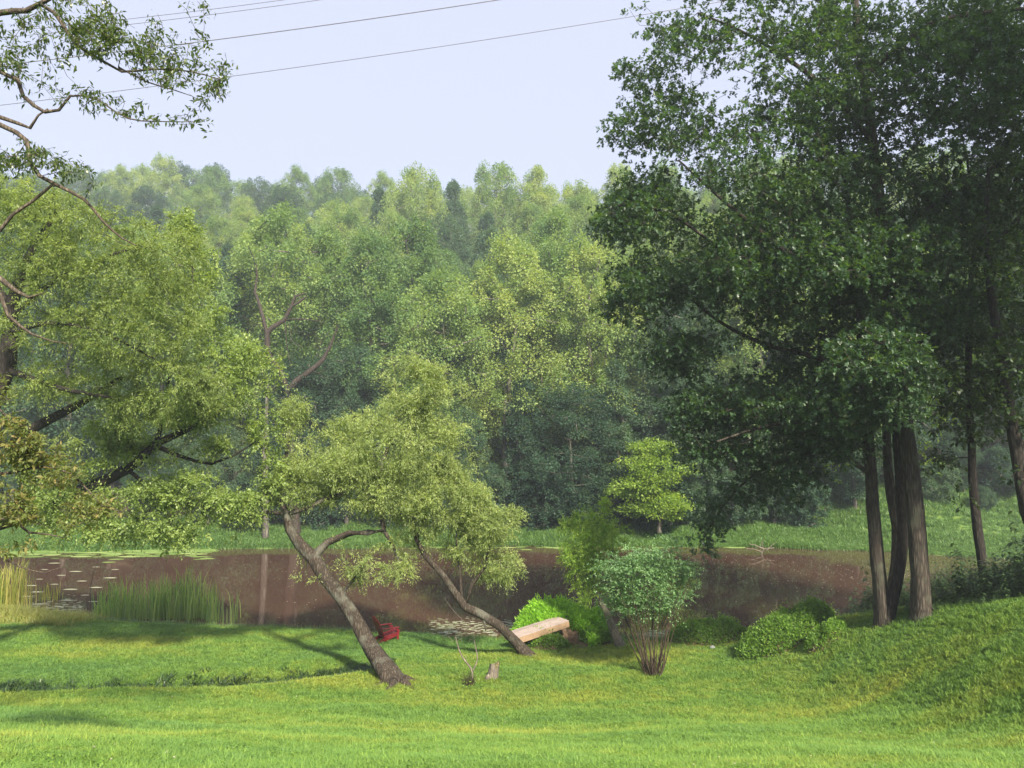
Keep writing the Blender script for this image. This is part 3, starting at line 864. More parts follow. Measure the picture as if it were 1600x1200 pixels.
e, tips = build_tree('willow_tree', sk, blob_points(bl, 850, R, .3, clump=1.5, gap=.08), M['willow_bark'], None, tuple(b0), 'smaller willow leaning low to the left beside the wooden ramp', seed=42, tip_r=.006)
sprays(tips, e, 6, 11, .47, .125, T_NARROW, M['willow_leaf'], 43, droop=.3, wood=M['willow_bark'])

def roots(e, r, dirs, mat, seed):
    R = np.random.default_rng(seed)
    for a in dirs:
        L = r * R.uniform(2.2, 3.4); pts = []
        for t in np.linspace(.25, 1, 6):
            x = math.cos(a + .25 * math.sin(t * 3)) * L * t; y = math.sin(a + .25 * math.sin(t * 3)) * L * t
            wx, wy = e.location.x + x, e.location.y + y
            pts.append((x, y, gz(wx, wy) - e.location.z + r * (.5 * (1 - t) ** 1.5) - .03))
        mb = MB(); mb.tube(pts, [r * q for q in (.5, .38, .27, .2, .13, .06)], 9)
        mb.build('root', mat, e, smooth=True)
roots(e, .22, (-.3, .9, 2.4, 3.6, 5.1), M['willow_bark'], 5)
roots(willow_e, .36, (0.05, .9, 2.2, 3.5, 4.3, 5.4), M['willow_bark'], 6)

# small bright tree right of the mound
b0 = G(968, 1012)
sk = [([np.array(b0) + [.15, 0, -.2], P(958, 985, b0.y), P(948, 958, b0.y), P(938, 940, b0.y), P(926, 900, b0.y), P(918, 860, b0.y), P(925, 820, b0.y)], [.17, .15, .13, .11, .08, .05, .03]),
      ([P(938, 940, b0.y), P(952, 900, b0.y), P(958, 850, b0.y)], [.07, .05, .03])]
d = b0.y
bl = [(912, 862, 48, 40, d, 1.3), (945, 828, 34, 30, d, 1), (903, 895, 30, 34, d, .9), (938, 880, 40, 50, d, 1.1), (885, 825, 18, 16, d, .5), (945, 790, 9, 14, d, .3), (975, 835, 12, 16, d, .4), (915, 815, 30, 22, d, .8), (880, 850, 16, 14, d, .5), (920, 935, 20, 18, d, .5)]
R = np.random.default_rng(51)
e, tips = build_tree('young_tree', sk, blob_points(bl, 330, R, .35), M['pale_wood'], None, tuple(b0), 'small bright yellow-green tree with pale leaning trunk right of the grassy mound', seed=52, tip_r=.005)
sprays(tips, e, 6, 11, .42, .135, T_NARROW, M['willow_leaf_b'], 53, droop=.1)

# vase-shaped shrub in the lawn
b0 = G(1018, 1056)
d = b0.y
R = np.random.default_rng(61)
sk = []
ends = []
for i in range(34):
    a = R.uniform(0, 2 * math.pi); rr = R.uniform(.2, 1.1)
    epx = 1012 + math.cos(a) * 80 * rr; ed = d + math.sin(a) * 1.6 * rr
    epy = R.uniform(875, 930) + 22 * rr
    s = np.array(b0) + [math.cos(a) * .28 * rr + .05, math.sin(a) * .25 * rr, -.05]
    E = P(epx, epy, ed)
    mid = s * .5 + E * .5 + [-math.cos(a) * .10 * rr, 0, .05]
    sk.append(([s, s * .75 + mid * .25 + R.normal(0, .05, 3), mid + R.normal(0, .09, 3), E], [.022, .018, .013, .007]))
    if i == 0: sk[0] = ([s, mid, E], [.03, .02, .01])
bl = [(1008, 886, 78, 24, d, 1.5), (1052, 896, 36, 26, d, 1), (975, 918, 40, 18, d, 1), (1005, 864, 50, 14, d, 1.2), (1075, 884, 16, 12, d, .4), (960, 938, 26, 9, d, .6, .6), (1040, 930, 40, 10, d, .8, .5), (940, 880, 14, 10, d, .3), (1035, 858, 26, 10, d, .6), (1010, 945, 45, 12, d, .8, .5), (1060, 925, 24, 12, d, .5, .6), (1008, 905, 84, 58, d, 1.5, .5), (1000, 945, 64, 24, d, 1.2, .8), (940, 915, 24, 8, d, .5, .8), (1082, 905, 22, 8, d, .5, .8), (965, 870, 40, 8, d, .8, .6), (1050, 842, 30, 6, d, .6, .5)]
e, tips = build_tree('vase_shrub', sk, blob_points(bl, 430, R, .3, clump=2.6, gap=.0), M['shrub_bark'], None, tuple(b0), 'vase-shaped blue-green shrub on many thin brown stems in the lawn', cat='shrub', seed=62, tip_r=.004, step=.4, flare=0)
sprays(tips, e, 4, 13, .60, .085, T_RHOMB, M['shrub_leaf'], 63, droop=.16, up=1.8, flat=.25, spread=1.0)
# dead basal shoots
mb = MB()
for i in range(60):
    a = R.uniform(0, 6.28); r = R.uniform(.05, .42)
    s = Vector((math.cos(a) * r * .6, math.sin(a) * r * .6, 0)); t = Vector((math.cos(a) * r * R.uniform(1, 1.5), math.sin(a) * r, R.uniform(.25, .9)))
    mb.tube([s, (s + t) / 2 + Vector(R.normal(0, .03, 3)), t], [.009, .007, .003], 4, cap=False)
o = mb.build('basal_shoots', M['shrub_bark'], e); o['kind'] = 'stuff'

# big fine-leaved tree at the left edge
b0v = np.array([-20.5, 25.5, gz(-20.5, 25.5)])
sk = [([b0v + [0, 0, -.2], b0v + [.3, 0, 3], P(-10, 620, 25.2), P(12, 560, 25), P(18, 480, 25), P(45, 400, 25), P(90, 330, 25)], [.5, .42, .34, .28, .2, .13, .06]),
      ([P(12, 577, 25), P(60, 596, 25), P(113, 611, 25), P(175, 621, 25)], [.12, .1, .07, .04]),
      ([P(-10, 625, 25.2), P(0, 696, 26), P(60, 664, 26), P(122, 632, 26), P(190, 590, 26)], [.12, .2, .17, .14, .07]),
      ([P(12, 500, 25), P(90, 435, 24.5), P(170, 400, 24.5), P(230, 380, 24.5)], [.1, .07, .05, .03]),
      ([P(15, 520, 25), P(80, 505, 24), P(160, 520, 24), P(240, 560, 24.2)], [.1, .07, .05, .03]),
      ([P(18, 480, 25), P(-40, 400, 25), P(-80, 330, 25)], [.14, .1, .05])]
bl = [(50, 380, 105, 82, 25, 2.4), (150, 420, 120, 82, 25, 2.4), (238, 398, 72, 62, 25, 1.8), (50, 500, 100, 78, 25, 2.4), (190, 520, 125, 82, 25, 2.4), (285, 500, 52, 62, 25.5, 1.6), (265, 600, 95, 46, 25.5, 1.8), (150, 600, 70, 30, 25.5, 1.4, .7), (20, 310, 80, 36, 25, 1.8),
      (-60, 450, 60, 120, 25, 2.5), (110, 335, 70, 36, 25, 1.6), (-60, 300, 80, 60, 26, 2), (60, 600, 80, 40, 25.5, 1.6), (215, 640, 70, 34, 25.5, 1.5), (330, 620, 50, 50, 26, 1.5, .7), (100, 700, 50, 24, 25.5, 1.2, .4)]
R = np.random.default_rng(71)
e, tips = build_tree('feathery_tree', sk, blob_points(bl, 1800, R, .35), M['dark_bark'], None, tuple(b0v), 'big feathery fine-leaved tree filling the left edge of the view', seed=72, tip_r=.006)
sprays(tips, e, 6, 11, .52, .13, T_NARROW, M['locust_leaf'], 73, droop=.35, wood=M['dark_bark'])

# broad-leaved leaning tree in front of the pond at left
b0v = np.array([-22.5, 30.0, gz(-22.5, 30.0)])
sk = [([b0v + [0, 0, -.2], P(-50, 850, 29.5), P(40, 802, 29), P(127, 766, 28.5), P(172, 747, 28.2), P(198, 733, 28), P(218, 718, 28), P(243, 694, 28), P(290, 672, 28), P(335, 650, 28), P(380, 610, 28)], [.45, .36, .3, .22, .2, .2, .17, .14, .11, .08, .04]),
      ([P(243, 694, 28), P(250, 672, 28), P(254, 645, 28), P(262, 600, 28)], [.09, .08, .06, .03]),
      ([P(243, 697, 28), P(280, 712, 28), P(330, 725, 28), P(365, 712, 28), P(400, 690, 28)], [.1, .07, .05, .04, .02]),
      ([P(198, 733, 28), P(250, 770, 27.6), P(310, 790, 27.4), P(380, 800, 27.4)], [.08, .06, .04, .02]),
      ([P(262, 600, 28), P(280, 540, 28), P(300, 470, 28), P(300, 400, 28.5)], [.06, .05, .04, .02])]
bl = [(365, 590, 80, 80, 28, 2.2), (408, 668, 44, 60, 28, 1.4), (338, 520, 46, 46, 28, 1.4), (300, 765, 110, 40, 27.6, 1.8), (205, 775, 95, 30, 27.6, 1.6, .9), (350, 790, 70, 42, 27.4, 1.5), (428, 765, 36, 34, 27.8, 1), (200, 700, 62, 32, 28, 1.3), (300, 640, 90, 45, 28.2, 1.8), (160, 730, 50, 25, 28, 1),
      (300, 370, 32, 28, 28.5, 1), (315, 425, 30, 45, 28.5, 1), (285, 345, 25, 20, 28.5, .8), (395, 790, 50, 40, 27.6, 1), (80, 790, 80, 34, 27.6, 1.4, 1), (60, 730, 60, 40, 27.6, 1.4, .6), (180, 670, 70, 26, 28.5, 1.2, .8), (330, 700, 70, 30, 28, 1.2, .8), (420, 740, 40, 40, 28, 1.2, .9), (390, 560, 40, 40, 28, 1.2, 1), (230, 825, 90, 22, 27.2, 1.1, .9), (140, 835, 60, 18, 27.2, .9, .7), (420, 590, 30, 40, 28, 1, .9), (250, 720, 70, 30, 28, 1.4, .6), (270, 845, 50, 20, 27.2, .8, .6), (345, 835, 30, 20, 27.2, .6, .5)]
R = np.random.default_rng(81)
e, tips = build_tree('leaning_tree', sk, blob_points(bl, 1800, R, .35), M['dark_bark'], None, tuple(b0v), 'bright green tree with dark limbs leaning in from the left over the water', seed=82, tip_r=.006)
sprays(tips, e, 5, 8, .50, .125, T_OVAL, M['broad_leaf'], 83, droop=.3, up=1.0)

# oak clump
def oak(name, base, trunk, limbs, blobs, n, label, seed, per=36, size=.19, mat='oak_leaf', tmpl=T_OAK, bark='oak_bark', spread=.26, flat=.38, group=None):
    R = np.random.default_rng(seed)
    sk = [trunk] + limbs
    e, tips = build_tree(name, sk, blob_points(blobs, n, R, .3, clump=1.0, gap=-.28), M[bark], None, tuple(base), label, seed=seed + 1, tip_r=.007, group=group)
    sprays(tips, e, 4, max(3, per // 4), spread * 2.0, size, tmpl, M[mat], seed + 2, droop=.12, up=1.4, flat=.5, side=1.0, fan=True, spread=1.0)
    return e, tips
gt = 'oak trunks of the clump on the right bank'
bA = G(1442, 962); dA = bA.y
bB = G(1382, 972); dB = bB.y
print('oak base', bA, bB)
oak('oak_tree', bA, ([np.array(bA) - [0, 0, .3], P(1437, 900, dA), P(1430, 800, dA), P(1420, 700, dA), P(1410, 620, dA), P(1398, 500, dA), P(1385, 400, dA), P(1372, 300, dA), P(1358, 180, dA), P(1340, 40, dA), P(1330, -120, dA), P(1330, -260, dA)],
                     [.31, .28, .265, .25, .235, .22, .2, .18, .15, .12, .08, .04]),
    [([P(1395, 480, dA), P(1320, 440, dA - 1), P(1240, 400, dA - 1.5), P(1150, 330, dA - 1), P(1060, 250, dA)], [.12, .1, .08, .06, .03]),
     ([P(1385, 400, dA), P(1450, 330, dA), P(1520, 280, dA), P(1600, 230, dA)], [.13, .1, .07, .04]),
     ([P(1362, 220, dA), P(1280, 130, dA), P(1180, 60, dA), P(1090, 20, dA)], [.1, .08, .05, .03]),
     ([P(1350, 120, dA), P(1450, 40, dA - 1), P(1540, 20, dA - 1), P(1640, 10, dA - 1)], [.1, .09, .07, .04]),
     ([P(1405, 560, dA), P(1480, 500, dA - 2), P(1540, 460, dA - 3)], [.1, .07, .03]),
     ([P(1400, 600, dA), P(1380, 580, dA - 3), P(1360, 570, dA - 5)], [.09, .06, .03])],
    [(1085, 70, 85, 62, dA, 2.5, .8), (1060, 180, 95, 58, dA, 2.5, .9), (1180, 230, 130, 90, dA, 4), (1310, 110, 170, 105, dA, 3.8), (1450, 60, 170, 90, dA, 3.8), (1340, 290, 130, 90, dA, 4), (1500, 220, 110, 100, dA, 4, .8), (1440, 390, 100, 70, dA - 2, 3, .8),
     (1350, -70, 200, 60, dA, 3, .35), (1590, 120, 80, 130, dA, 4, 1), (1560, 10, 120, 60, dA, 3, 1), (1540, 350, 80, 70, dA, 3, .8), (1250, 30, 110, 60, dA, 3, .8), (1200, 380, 120, 80, dA - 1, 3, .8), (1400, 470, 60, 60, dA - 3, 1.5, 1.2), (1330, 400, 90, 60, dA - 3, 2, 1), (1600, 450, 60, 70, dA, 3, .8), (1500, 110, 120, 90, dA - 2, 2.5, .8), (1420, 590, 60, 40, dA - 3, 1.5, 1.2), (1560, 60, 110, 110, dA + 2, 3, 1), (1480, 480, 70, 50, dA - 2, 1.6, .9), (1400, 640, 50, 26, dA - 3, 1.2, .9), (1150, -40, 130, 50, dA, 3, .6), (1380, 560, 90, 50, dA - 4, 1.6, 1.3), (1000, 130, 45, 30, dA, 1.2, .9), (985, 215, 40, 40, dA, 1.5, 1), (1000, 20, 25, 25, dA, .8, .5)],
    4400, 'thick pale-barked oak trunk, rightmost of the oak clump on the bank', 100)
oak('oak_tree', bB, ([np.array(bB) - [0, 0, .3], P(1376, 930, dB), P(1368, 850, dB), P(1362, 760, dB), P(1356, 660, dB), P(1348, 560, dB), P(1340, 440, dB), P(1325, 320, dB), P(1310, 200, dB)],
                     [.27, .24, .22, .2, .19, .16, .13, .09, .04]),
    [([P(1350, 600, dB), P(1280, 560, dB), P(1200, 540, dB + .5), P(1120, 500, dB + 1), P(1040, 430, dB + 1)], [.12, .1, .08, .06, .03]),
     ([P(1358, 740, dB), P(1300, 705, dB), P(1240, 715, dB + .4), P(1180, 740, dB + .8), P(1130, 790, dB + 1), P(1095, 850, dB + 1)], [.09, .08, .065, .05, .035, .02]),
     ([P(1354, 680, dB), P(1280, 660, dB - 1), P(1200, 665, dB - 1.6), P(1120, 690, dB - 2)], [.09, .07, .05, .03]),
     ([P(1342, 470, dB), P(1240, 470, dB - 1), P(1140, 400, dB - 1), P(1040, 330, dB - 1), P(960, 320, dB - 1)], [.1, .08, .06, .05, .02])],
    [(1010, 320, 85, 68, dB, 3, 1), (1010, 450, 75, 62, dB, 2.6, 1), (1065, 555, 72, 52, dB, 2.4, 1), (1140, 420, 105, 85, dB, 4), (1280, 450, 130, 85, dB, 4), (1150, 630, 95, 48, dB, 2.6, 1.1), (1125, 705, 85, 34, dB, 2, 1.1), (1240, 630, 125, 52, dB, 3.2, 1.1),
     (1180, 690, 90, 40, dB, 2.2, .9), (1300, 690, 90, 36, dB - .5, 2.0, .9), (1090, 640, 60, 50, dB, 1.8, .9), (1112, 800, 26, 40, dB + .8, .8, 1.2), (1100, 850, 18, 22, dB + .8, .6, 1.2), (1190, 765, 75, 26, dB + .5, 1.6, 1.1), (1250, 730, 70, 28, dB, 1.6, .9), (1330, 640, 80, 40, dB - 2.5, 1.6, 1.2), (950, 350, 26, 34, dB, 1, .9), (955, 480, 24, 30, dB, 1, .9)],
    2800, 'grey oak with long low drooping branch, leftmost trunk of the clump', 110)
bC = Vector((bB.x + .62, bB.y + 1.0, gz(bB.x + .62, bB.y + 1.0)))
oak('oak_tree', bC, ([np.array(bC) - [0, 0, .3], P(1402, 850, bC.y), P(1388, 740, bC.y), P(1385, 640, bC.y), P(1375, 480, bC.y), P(1350, 330, bC.y)], [.2, .18, .16, .14, .1, .04]),
    [([P(1386, 640, bC.y), P(1330, 540, bC.y + 1), P(1250, 520, bC.y + 1.5)], [.08, .06, .03])],
    [(1290, 560, 110, 60, bC.y + 1, 2.5), (1370, 450, 80, 80, bC.y + 1.5, 2), (1230, 350, 90, 80, bC.y + 2, 2)], 420, 'slim grey oak trunk wedged in the middle of the clump', 120, tmpl=T_RHOMB, per=40)
bD = Vector((bA.x - .72, bA.y + 1.0, gz(bA.x - .55, bA.y + 1.0)))
oak('oak_tree', bD, ([np.array(bD) - [0, 0, .3], P(1410, 850, bD.y), P(1406, 740, bD.y), P(1402, 640, bD.y), P(1410, 480, bD.y), P(1430, 330, bD.y)], [.2, .18, .17, .155, .12, .05]),
    [([P(1402, 640, bD.y), P(1440, 560, bD.y + 1), P(1490, 520, bD.y + 1.5)], [.08, .06, .03])],
    [(1450, 520, 80, 50, bD.y + 1, 2.0), (1430, 400, 90, 80, bD.y + 2, 2.5), (1330, 180, 100, 90, bD.y + 2, 2.5)], 420, 'darkest oak trunk of the clump, half hidden behind the thick one', 130, tmpl=T_RHOMB, per=40, bark='dark_bark')
# slim dark tree and leaning dark tree at the right
bE = Vector((16.7, 26.5, gz(16.7, 26.5)))
dE = bE.y
oak('hickory_tree', bE, ([np.array(bE) - [0, 0, .3], P(1524, 800, dE), P(1518, 700, dE), P(1514, 600, dE), P(1514, 480, dE), P(1522, 360, dE), P(1510, 240, dE)], [.17, .15, .13, .12, .09, .07, .03]),
    [([P(1516, 660, dE), P(1490, 640, dE), P(1450, 632, dE)], [.04, .03, .015]), ([P(1520, 715, dE), P(1500, 715, dE), P(1460, 722, dE)], [.03, .025, .01]),
     ([P(1520, 400, dE), P(1480, 330, dE), P(1440, 290, dE)], [.05, .04, .02]), ([P(1518, 420, dE), P(1560, 350, dE), P(1610, 320, dE)], [.05, .04, .02])],
    [(1500, 600, 70, 40, dE, 1.6), (1470, 650, 50, 26, dE, 1, .8), (1540, 670, 45, 28, dE, 1, .8), (1470, 722, 34, 16, dE, .6, .7), (1530, 500, 70, 70, dE, 1.6), (1500, 330, 80, 80, dE, 2), (1560, 600, 50, 50, dE, 1.2), (1506, 778, 10, 12, dE - .2, .25, .4)], 620,
    'slim straight dark trunk standing in weeds right of the oak clump', 140, tmpl=T_OVAL, mat='hickory_leaf', bark='dark_bark', per=20, size=.23, spread=.26)
bF = Vector((16.1, 22.0, gz(16.1, 22.0)))
dF = 22.0
oak('hickory_tree', bF, ([np.array(bF) - [0, 0, .3], P(1606, 800, dF), P(1592, 720, dF), P(1577, 640, dF), P(1566, 570, dF), P(1552, 480, dF), P(1540, 380, dF), P(1545, 260, dF)], [.24, .2, .18, .17, .15, .12, .09, .04]),
    [([P(1577, 640, dF), P(1545, 610, dF), P(1500, 600, dF)], [.05, .03, .015]), ([P(1570, 600, dF), P(1610, 560, dF), P(1660, 540, dF)], [.06, .05, .02]), ([P(1545, 400, dF), P(1600, 330, dF), P(1660, 300, dF)], [.06, .05, .02])],
    [(1590, 640, 40, 30, dF, 1, .8), (1540, 600, 55, 32, dF, 1.2), (1600, 540, 60, 50, dF, 1.6), (1570, 400, 70, 70, dF, 2), (1620, 250, 80, 100, dF, 2.4), (1590, 740, 24, 14, dF, .5, .6)], 560,
    'dark leaning trunk cut by the right edge of the view', 150, tmpl=T_OVAL, mat='hickory_leaf', bark='dark_bark', per=20, size=.2, spread=.28)
# tree beyond the trunks; its bright yellow-green leaf colour stands in for sunlight
xG, yG = 23.5, 31.5
bG = Vector((xG, yG, gz(xG, yG)))
oak('sun_tinted_tree', bG, ([np.array(bG) - [0, 0, .3], np.array([xG - .2, yG, bG.z + 4]), np.array([xG - .4, yG, bG.z + 8]), np.array([xG - .2, yG, bG.z + 14])], [.22, .18, .12, .05]),
    [([np.array([xG - .2, yG, bG.z + 4.5]), P(1540, 640, yG), P(1480, 640, yG), P(1440, 660, yG)], [.09, .07, .05, .02]), ([np.array([xG - .3, yG, bG.z + 7]), P(1540, 450, yG), P(1470, 380, yG)], [.09, .07, .03])],
    [(1445, 690, 30, 50, yG, 1.2, 1), (1470, 640, 40, 30, yG, 1.2), (1530, 400, 90, 80, yG, 3), (1600, 340, 80, 120, yG, 3), (1480, 300, 70, 80, yG, 2.5), (1500, 560, 70, 50, yG, 2), (1610, 560, 50, 60, yG, 2), (1290, 720, 40, 24, yG, 1.2, .8)], 480,
    'yellow-green tree with sunlight painted into its leaves behind the oak and slim trunks', 160, tmpl=T_OVAL, mat='sun_tinted_leaf', per=26, size=.17, spread=.3)
# unseen trees added past the right edge to keep the oaks in shade
def shading_tree(x, y, h, w, label, seed):
    z = gz(x, y)
    R = np.random.default_rng(seed); v = norm(R.normal(0, 1, (420, 3))) * (R.random((420, 1)) ** .4)
    T = np.array([x, y, z + h * .70]) + v * np.array([w, w, h * .30])
    e, tips = build_tree('oak_tree', [([np.array([x, y, z - .3]), np.array([x + .2, y, z + h * .35]), np.array([x, y, z + h * .65]), np.array([x, y, z + h * .95])], [.4, .34, .22, .05])], T, M['oak_bark'], None, (x, y, z), label, seed=seed, tip_r=.01, step=.9)
    foliage(tips, e, 30, .5, .34, T_RHOMB, M['oak_leaf'], seed + 1, flat=.5, up=1.2)
shading_tree(19.8, 13.0, 26, 6.0, 'tall unseen oak added just beyond the right edge to shade the oaks', 171)
shading_tree(27.5, 19.0, 28, 6.5, 'second unseen tall oak added behind the first to shade the oaks', 175)


# foreground tree: only its branches reach in from the left
b0v = np.array([-10.5, 10.0, gz(-10.5, 10.0)])
d = 9.6
sk = [([b0v + [0, 0, -.3], b0v + [.2, 0, 2.2], b0v + [.1, -.1, 4.5], P(-260, 250, d), P(-200, 60, d), P(-150, -60, d)], [.3, .26, .22, .18, .12, .06]),
      ([P(-250, 150, d), P(-120, 60, d), P(0, 20, d), P(40, 17, d), P(70, 2, d), P(110, -20, d)], [.08, .055, .04, .035, .03, .015]),
      ([P(62, 6, d), P(85, 20, d), P(120, 70, d), P(160, 95, d), P(190, 112, d), P(240, 108, d), P(300, 112, d), P(345, 125, d)], [.028, .026, .024, .02, .016, .012, .009, .005]),
      ([P(185, 105, d), P(230, 128, d), P(270, 140, d), P(300, 150, d)], [.013, .01, .008, .005]),
      ([P(-250, 160, d), P(-100, 120, d), P(0, 112, d), P(28, 125, d), P(36, 150, d), P(70, 175, d), P(92, 172, d), P(110, 150, d), P(150, 155, d), P(200, 185, d), P(260, 190, d), P(320, 190, d)], [.06, .04, .03, .028, .026, .024, .02, .015, .012, .01, .007, .004]),
      ([P(-250, 210, d), P(-100, 180, d), P(0, 183, d), P(47, 200, d), P(60, 180, d), P(75, 170, d)], [.06, .04, .03, .022, .014, .01]),
      ([P(-240, 230, d), P(-80, 170, d), P(0, 195, d), P(42, 220, d), P(48, 255, d), P(62, 275, d), P(90, 290, d), P(132, 312, d), P(160, 345, d), P(190, 372, d), P(213, 384, d)], [.07, .05, .035, .03, .028, .027, .025, .02, .016, .012, .007]),
      ([P(80, 290, d), P(50, 315, d), P(20, 335, d), P(0, 360, d), P(-60, 400, d)], [.018, .02, .022, .025, .01]),
      ([P(-260, 330, d), P(-120, 380, d), P(0, 435, d), P(25, 455, d), P(45, 465, d), P(68, 458, d)], [.08, .05, .035, .03, .02, .006]),
      ([P(-120, 390, d), P(0, 460, d), P(12, 492, d), P(50, 522, d), P(80, 533, d), P(106, 537, d)], [.04, .028, .022, .016, .01, .005])]
bl = [(110, 30, 90, 45, d, .9, 1.1), (220, 50, 80, 40, d, .8, 1), (60, 110, 80, 50, d, .9, .8), (260, 110, 80, 45, d, .8, 1), (330, 140, 38, 35, d, .4, 1.1), (180, 165, 70, 26, d, .6, .9), (270, 185, 70, 18, d, .6, .9), (110, 150, 60, 26, d, .6, .8), (310, 60, 30, 35, d, .4, .8),
      (60, 245, 70, 16, d, .7, 1.1), (110, 262, 35, 24, d, .4, 1), (20, 250, 50, 30, d, .6, 1), (0, 60, 60, 60, d, .8, .6), (130, 290, 30, 14, d, .3, .6), (300, 10, 40, 20, d, .4, .7), (345, 110, 25, 40, d, .3, 1), (240, 85, 70, 30, d, .6, 1), (150, 60, 60, 40, d, .7, 1)]
R = np.random.default_rng(201)
e, tips = build_tree('foreground_tree', sk, blob_points(bl, 980, R, .2, clump=3.0, gap=-.2), M['fore_bark'], None, tuple(b0v), 'near tree whose thin leafy branches hang in at the upper left against sky', seed=202, tip_r=.0028, step=.16, sag=.02, jit=.13)
PARTS_LEAF = {}
def leaf_parts(name, tmpl, tips, e, per_tip, size, mat, seed, spread, n_parts=300, droop=.7):
    """leaves big enough in the photograph to pick apart: 300 single leaves, the rest joined"""
    R = np.random.default_rng(seed)
    n = len(tips) * per_tip
    base = np.repeat(tips[:, :3], per_tip, 0); td = np.repeat(tips[:, 3:], per_tip, 0)
    s = R.random((n, 1)) * spread * 1.6
    side = R.normal(0, 1, (n, 3)); side -= td * (side * td).sum(-1, keepdims=True); side = norm(side)
    pos = base - td * s + side * R.random((n, 1)) * spread * .35
    dd = norm(side * .8 + td * .5 + np.array([0, 0, -droop]) + R.normal(0, .25, (n, 3)))
    nr = norm(R.normal(0, .5, (n, 3)) + np.array([0, 0, 1.0]))
    sz = size * R.uniform(.6, 1.25, n); rn = np.clip(R.normal(.45, .25, n), 0, 1)
    ab = [to_px(*p) for p in pos]
    inview = np.array([5 < a[0] < 1595 and 5 < a[1] < 1195 for a in ab])
    order = np.argsort(-(sz * inview))
    idx = order[:n_parts]; rest = order[n_parts:]
    protos_ = []
    for k in range(4):
        tv, tf = tmpl
        me = mesh_np(name, tv + R.normal(0, .012, tv.shape), tf, rnd=np.full(len(tv), .2 + .2 * k)); me.materials.append(mat)
        protos_.append(me)
    loc = np.array(e.location)
    X = dd; Z = norm(nr - X * (nr * X).sum(-1, keepdims=True)); Y = np.cross(Z, X)
    for i in idx:
        o = bpy.data.objects.new(name, protos_[i % 4]); C.objects.link(o); o.parent = e
        m = Matrix.Identity(4)
        for r_ in range(3):
            m[r_][0] = X[i, r_] * sz[i]; m[r_][1] = Y[i, r_] * sz[i]; m[r_][2] = Z[i, r_] * sz[i]; m[r_][3] = pos[i, r_] - loc[r_]
        o.matrix_local = m
    c = leaf_cloud('foliage', tmpl, pos[rest], dd[rest], nr[rest], sz[rest], rn[rest], mat, e, local=loc)
    c['kind'] = 'stuff'
leaf_parts('leaf', T_POINT, tips, e, 6, .078, M['fore_leaf'], 203, .14)

# rusty-leaved branch thicket at the left edge
b0v = np.array([-9.6, 11.2, gz(-9.6, 11.2)])
d = 10.6
sk = [([b0v + [0, 0, -.3], b0v + [.1, 0, .8], P(-110, 780, d), P(-70, 700, d), P(-40, 600, d), P(-20, 560, d)], [.12, .1, .08, .06, .03, .015]),
      ([P(-100, 830, d), P(0, 810, d), P(20, 812, d), P(45, 832, d), P(75, 835, d), P(100, 840, d)], [.03, .022, .02, .016, .01, .005]),
      ([P(-110, 800, d), P(-40, 790, d), P(17, 795, d), P(35, 795, d), P(45, 812, d), P(65, 820, d)], [.025, .02, .016, .013, .009, .005]),
      ([P(-80, 720, d), P(0, 740, d), P(60, 730, d), P(110, 740, d), P(160, 790, d), P(190, 800, d)], [.03, .022, .018, .014, .01, .005]),
      ([P(-50, 640, d), P(0, 640, d), P(30, 680, d), P(50, 700, d)], [.02, .014, .01, .006]),
      ([P(-100, 850, d), P(0, 870, d), P(30, 885, d), P(70, 895, d), P(100, 885, d)], [.02, .014, .01, .008, .004])]
bl = [(20, 690, 45, 55, d, .7, 1.1), (70, 740, 60, 45, d, .8, 1.2), (130, 790, 50, 26, d, .7, 1), (20, 790, 50, 50, d, .7, .9), (10, 640, 25, 30, d, .4, .9), (-60, 720, 60, 100, d, .9, .7), (100, 820, 60, 22, d, .6, .5), (20, 860, 50, 18, d, .5, .35), (5, 600, 15, 25, d, .3, .6), (165, 800, 22, 14, d, .3, .8), (60, 700, 40, 30, d, .5, 1)]
R = np.random.default_rng(211)
e, tips = build_tree('rusty_bush', sk, blob_points(bl, 640, R, .2, clump=3.0, gap=-.1), M['fore_bark'], None, tuple(b0v), 'sunlit bush with rusty yellow leaves and bare tan twigs at the lower left edge', cat='bush', seed=212, tip_r=.0028, step=.16, sag=.03, jit=.15)
leaf_parts('leaf', T_POINT, tips, e, 10, .085, M['rusty_leaf'], 213, .13, droop=.25)

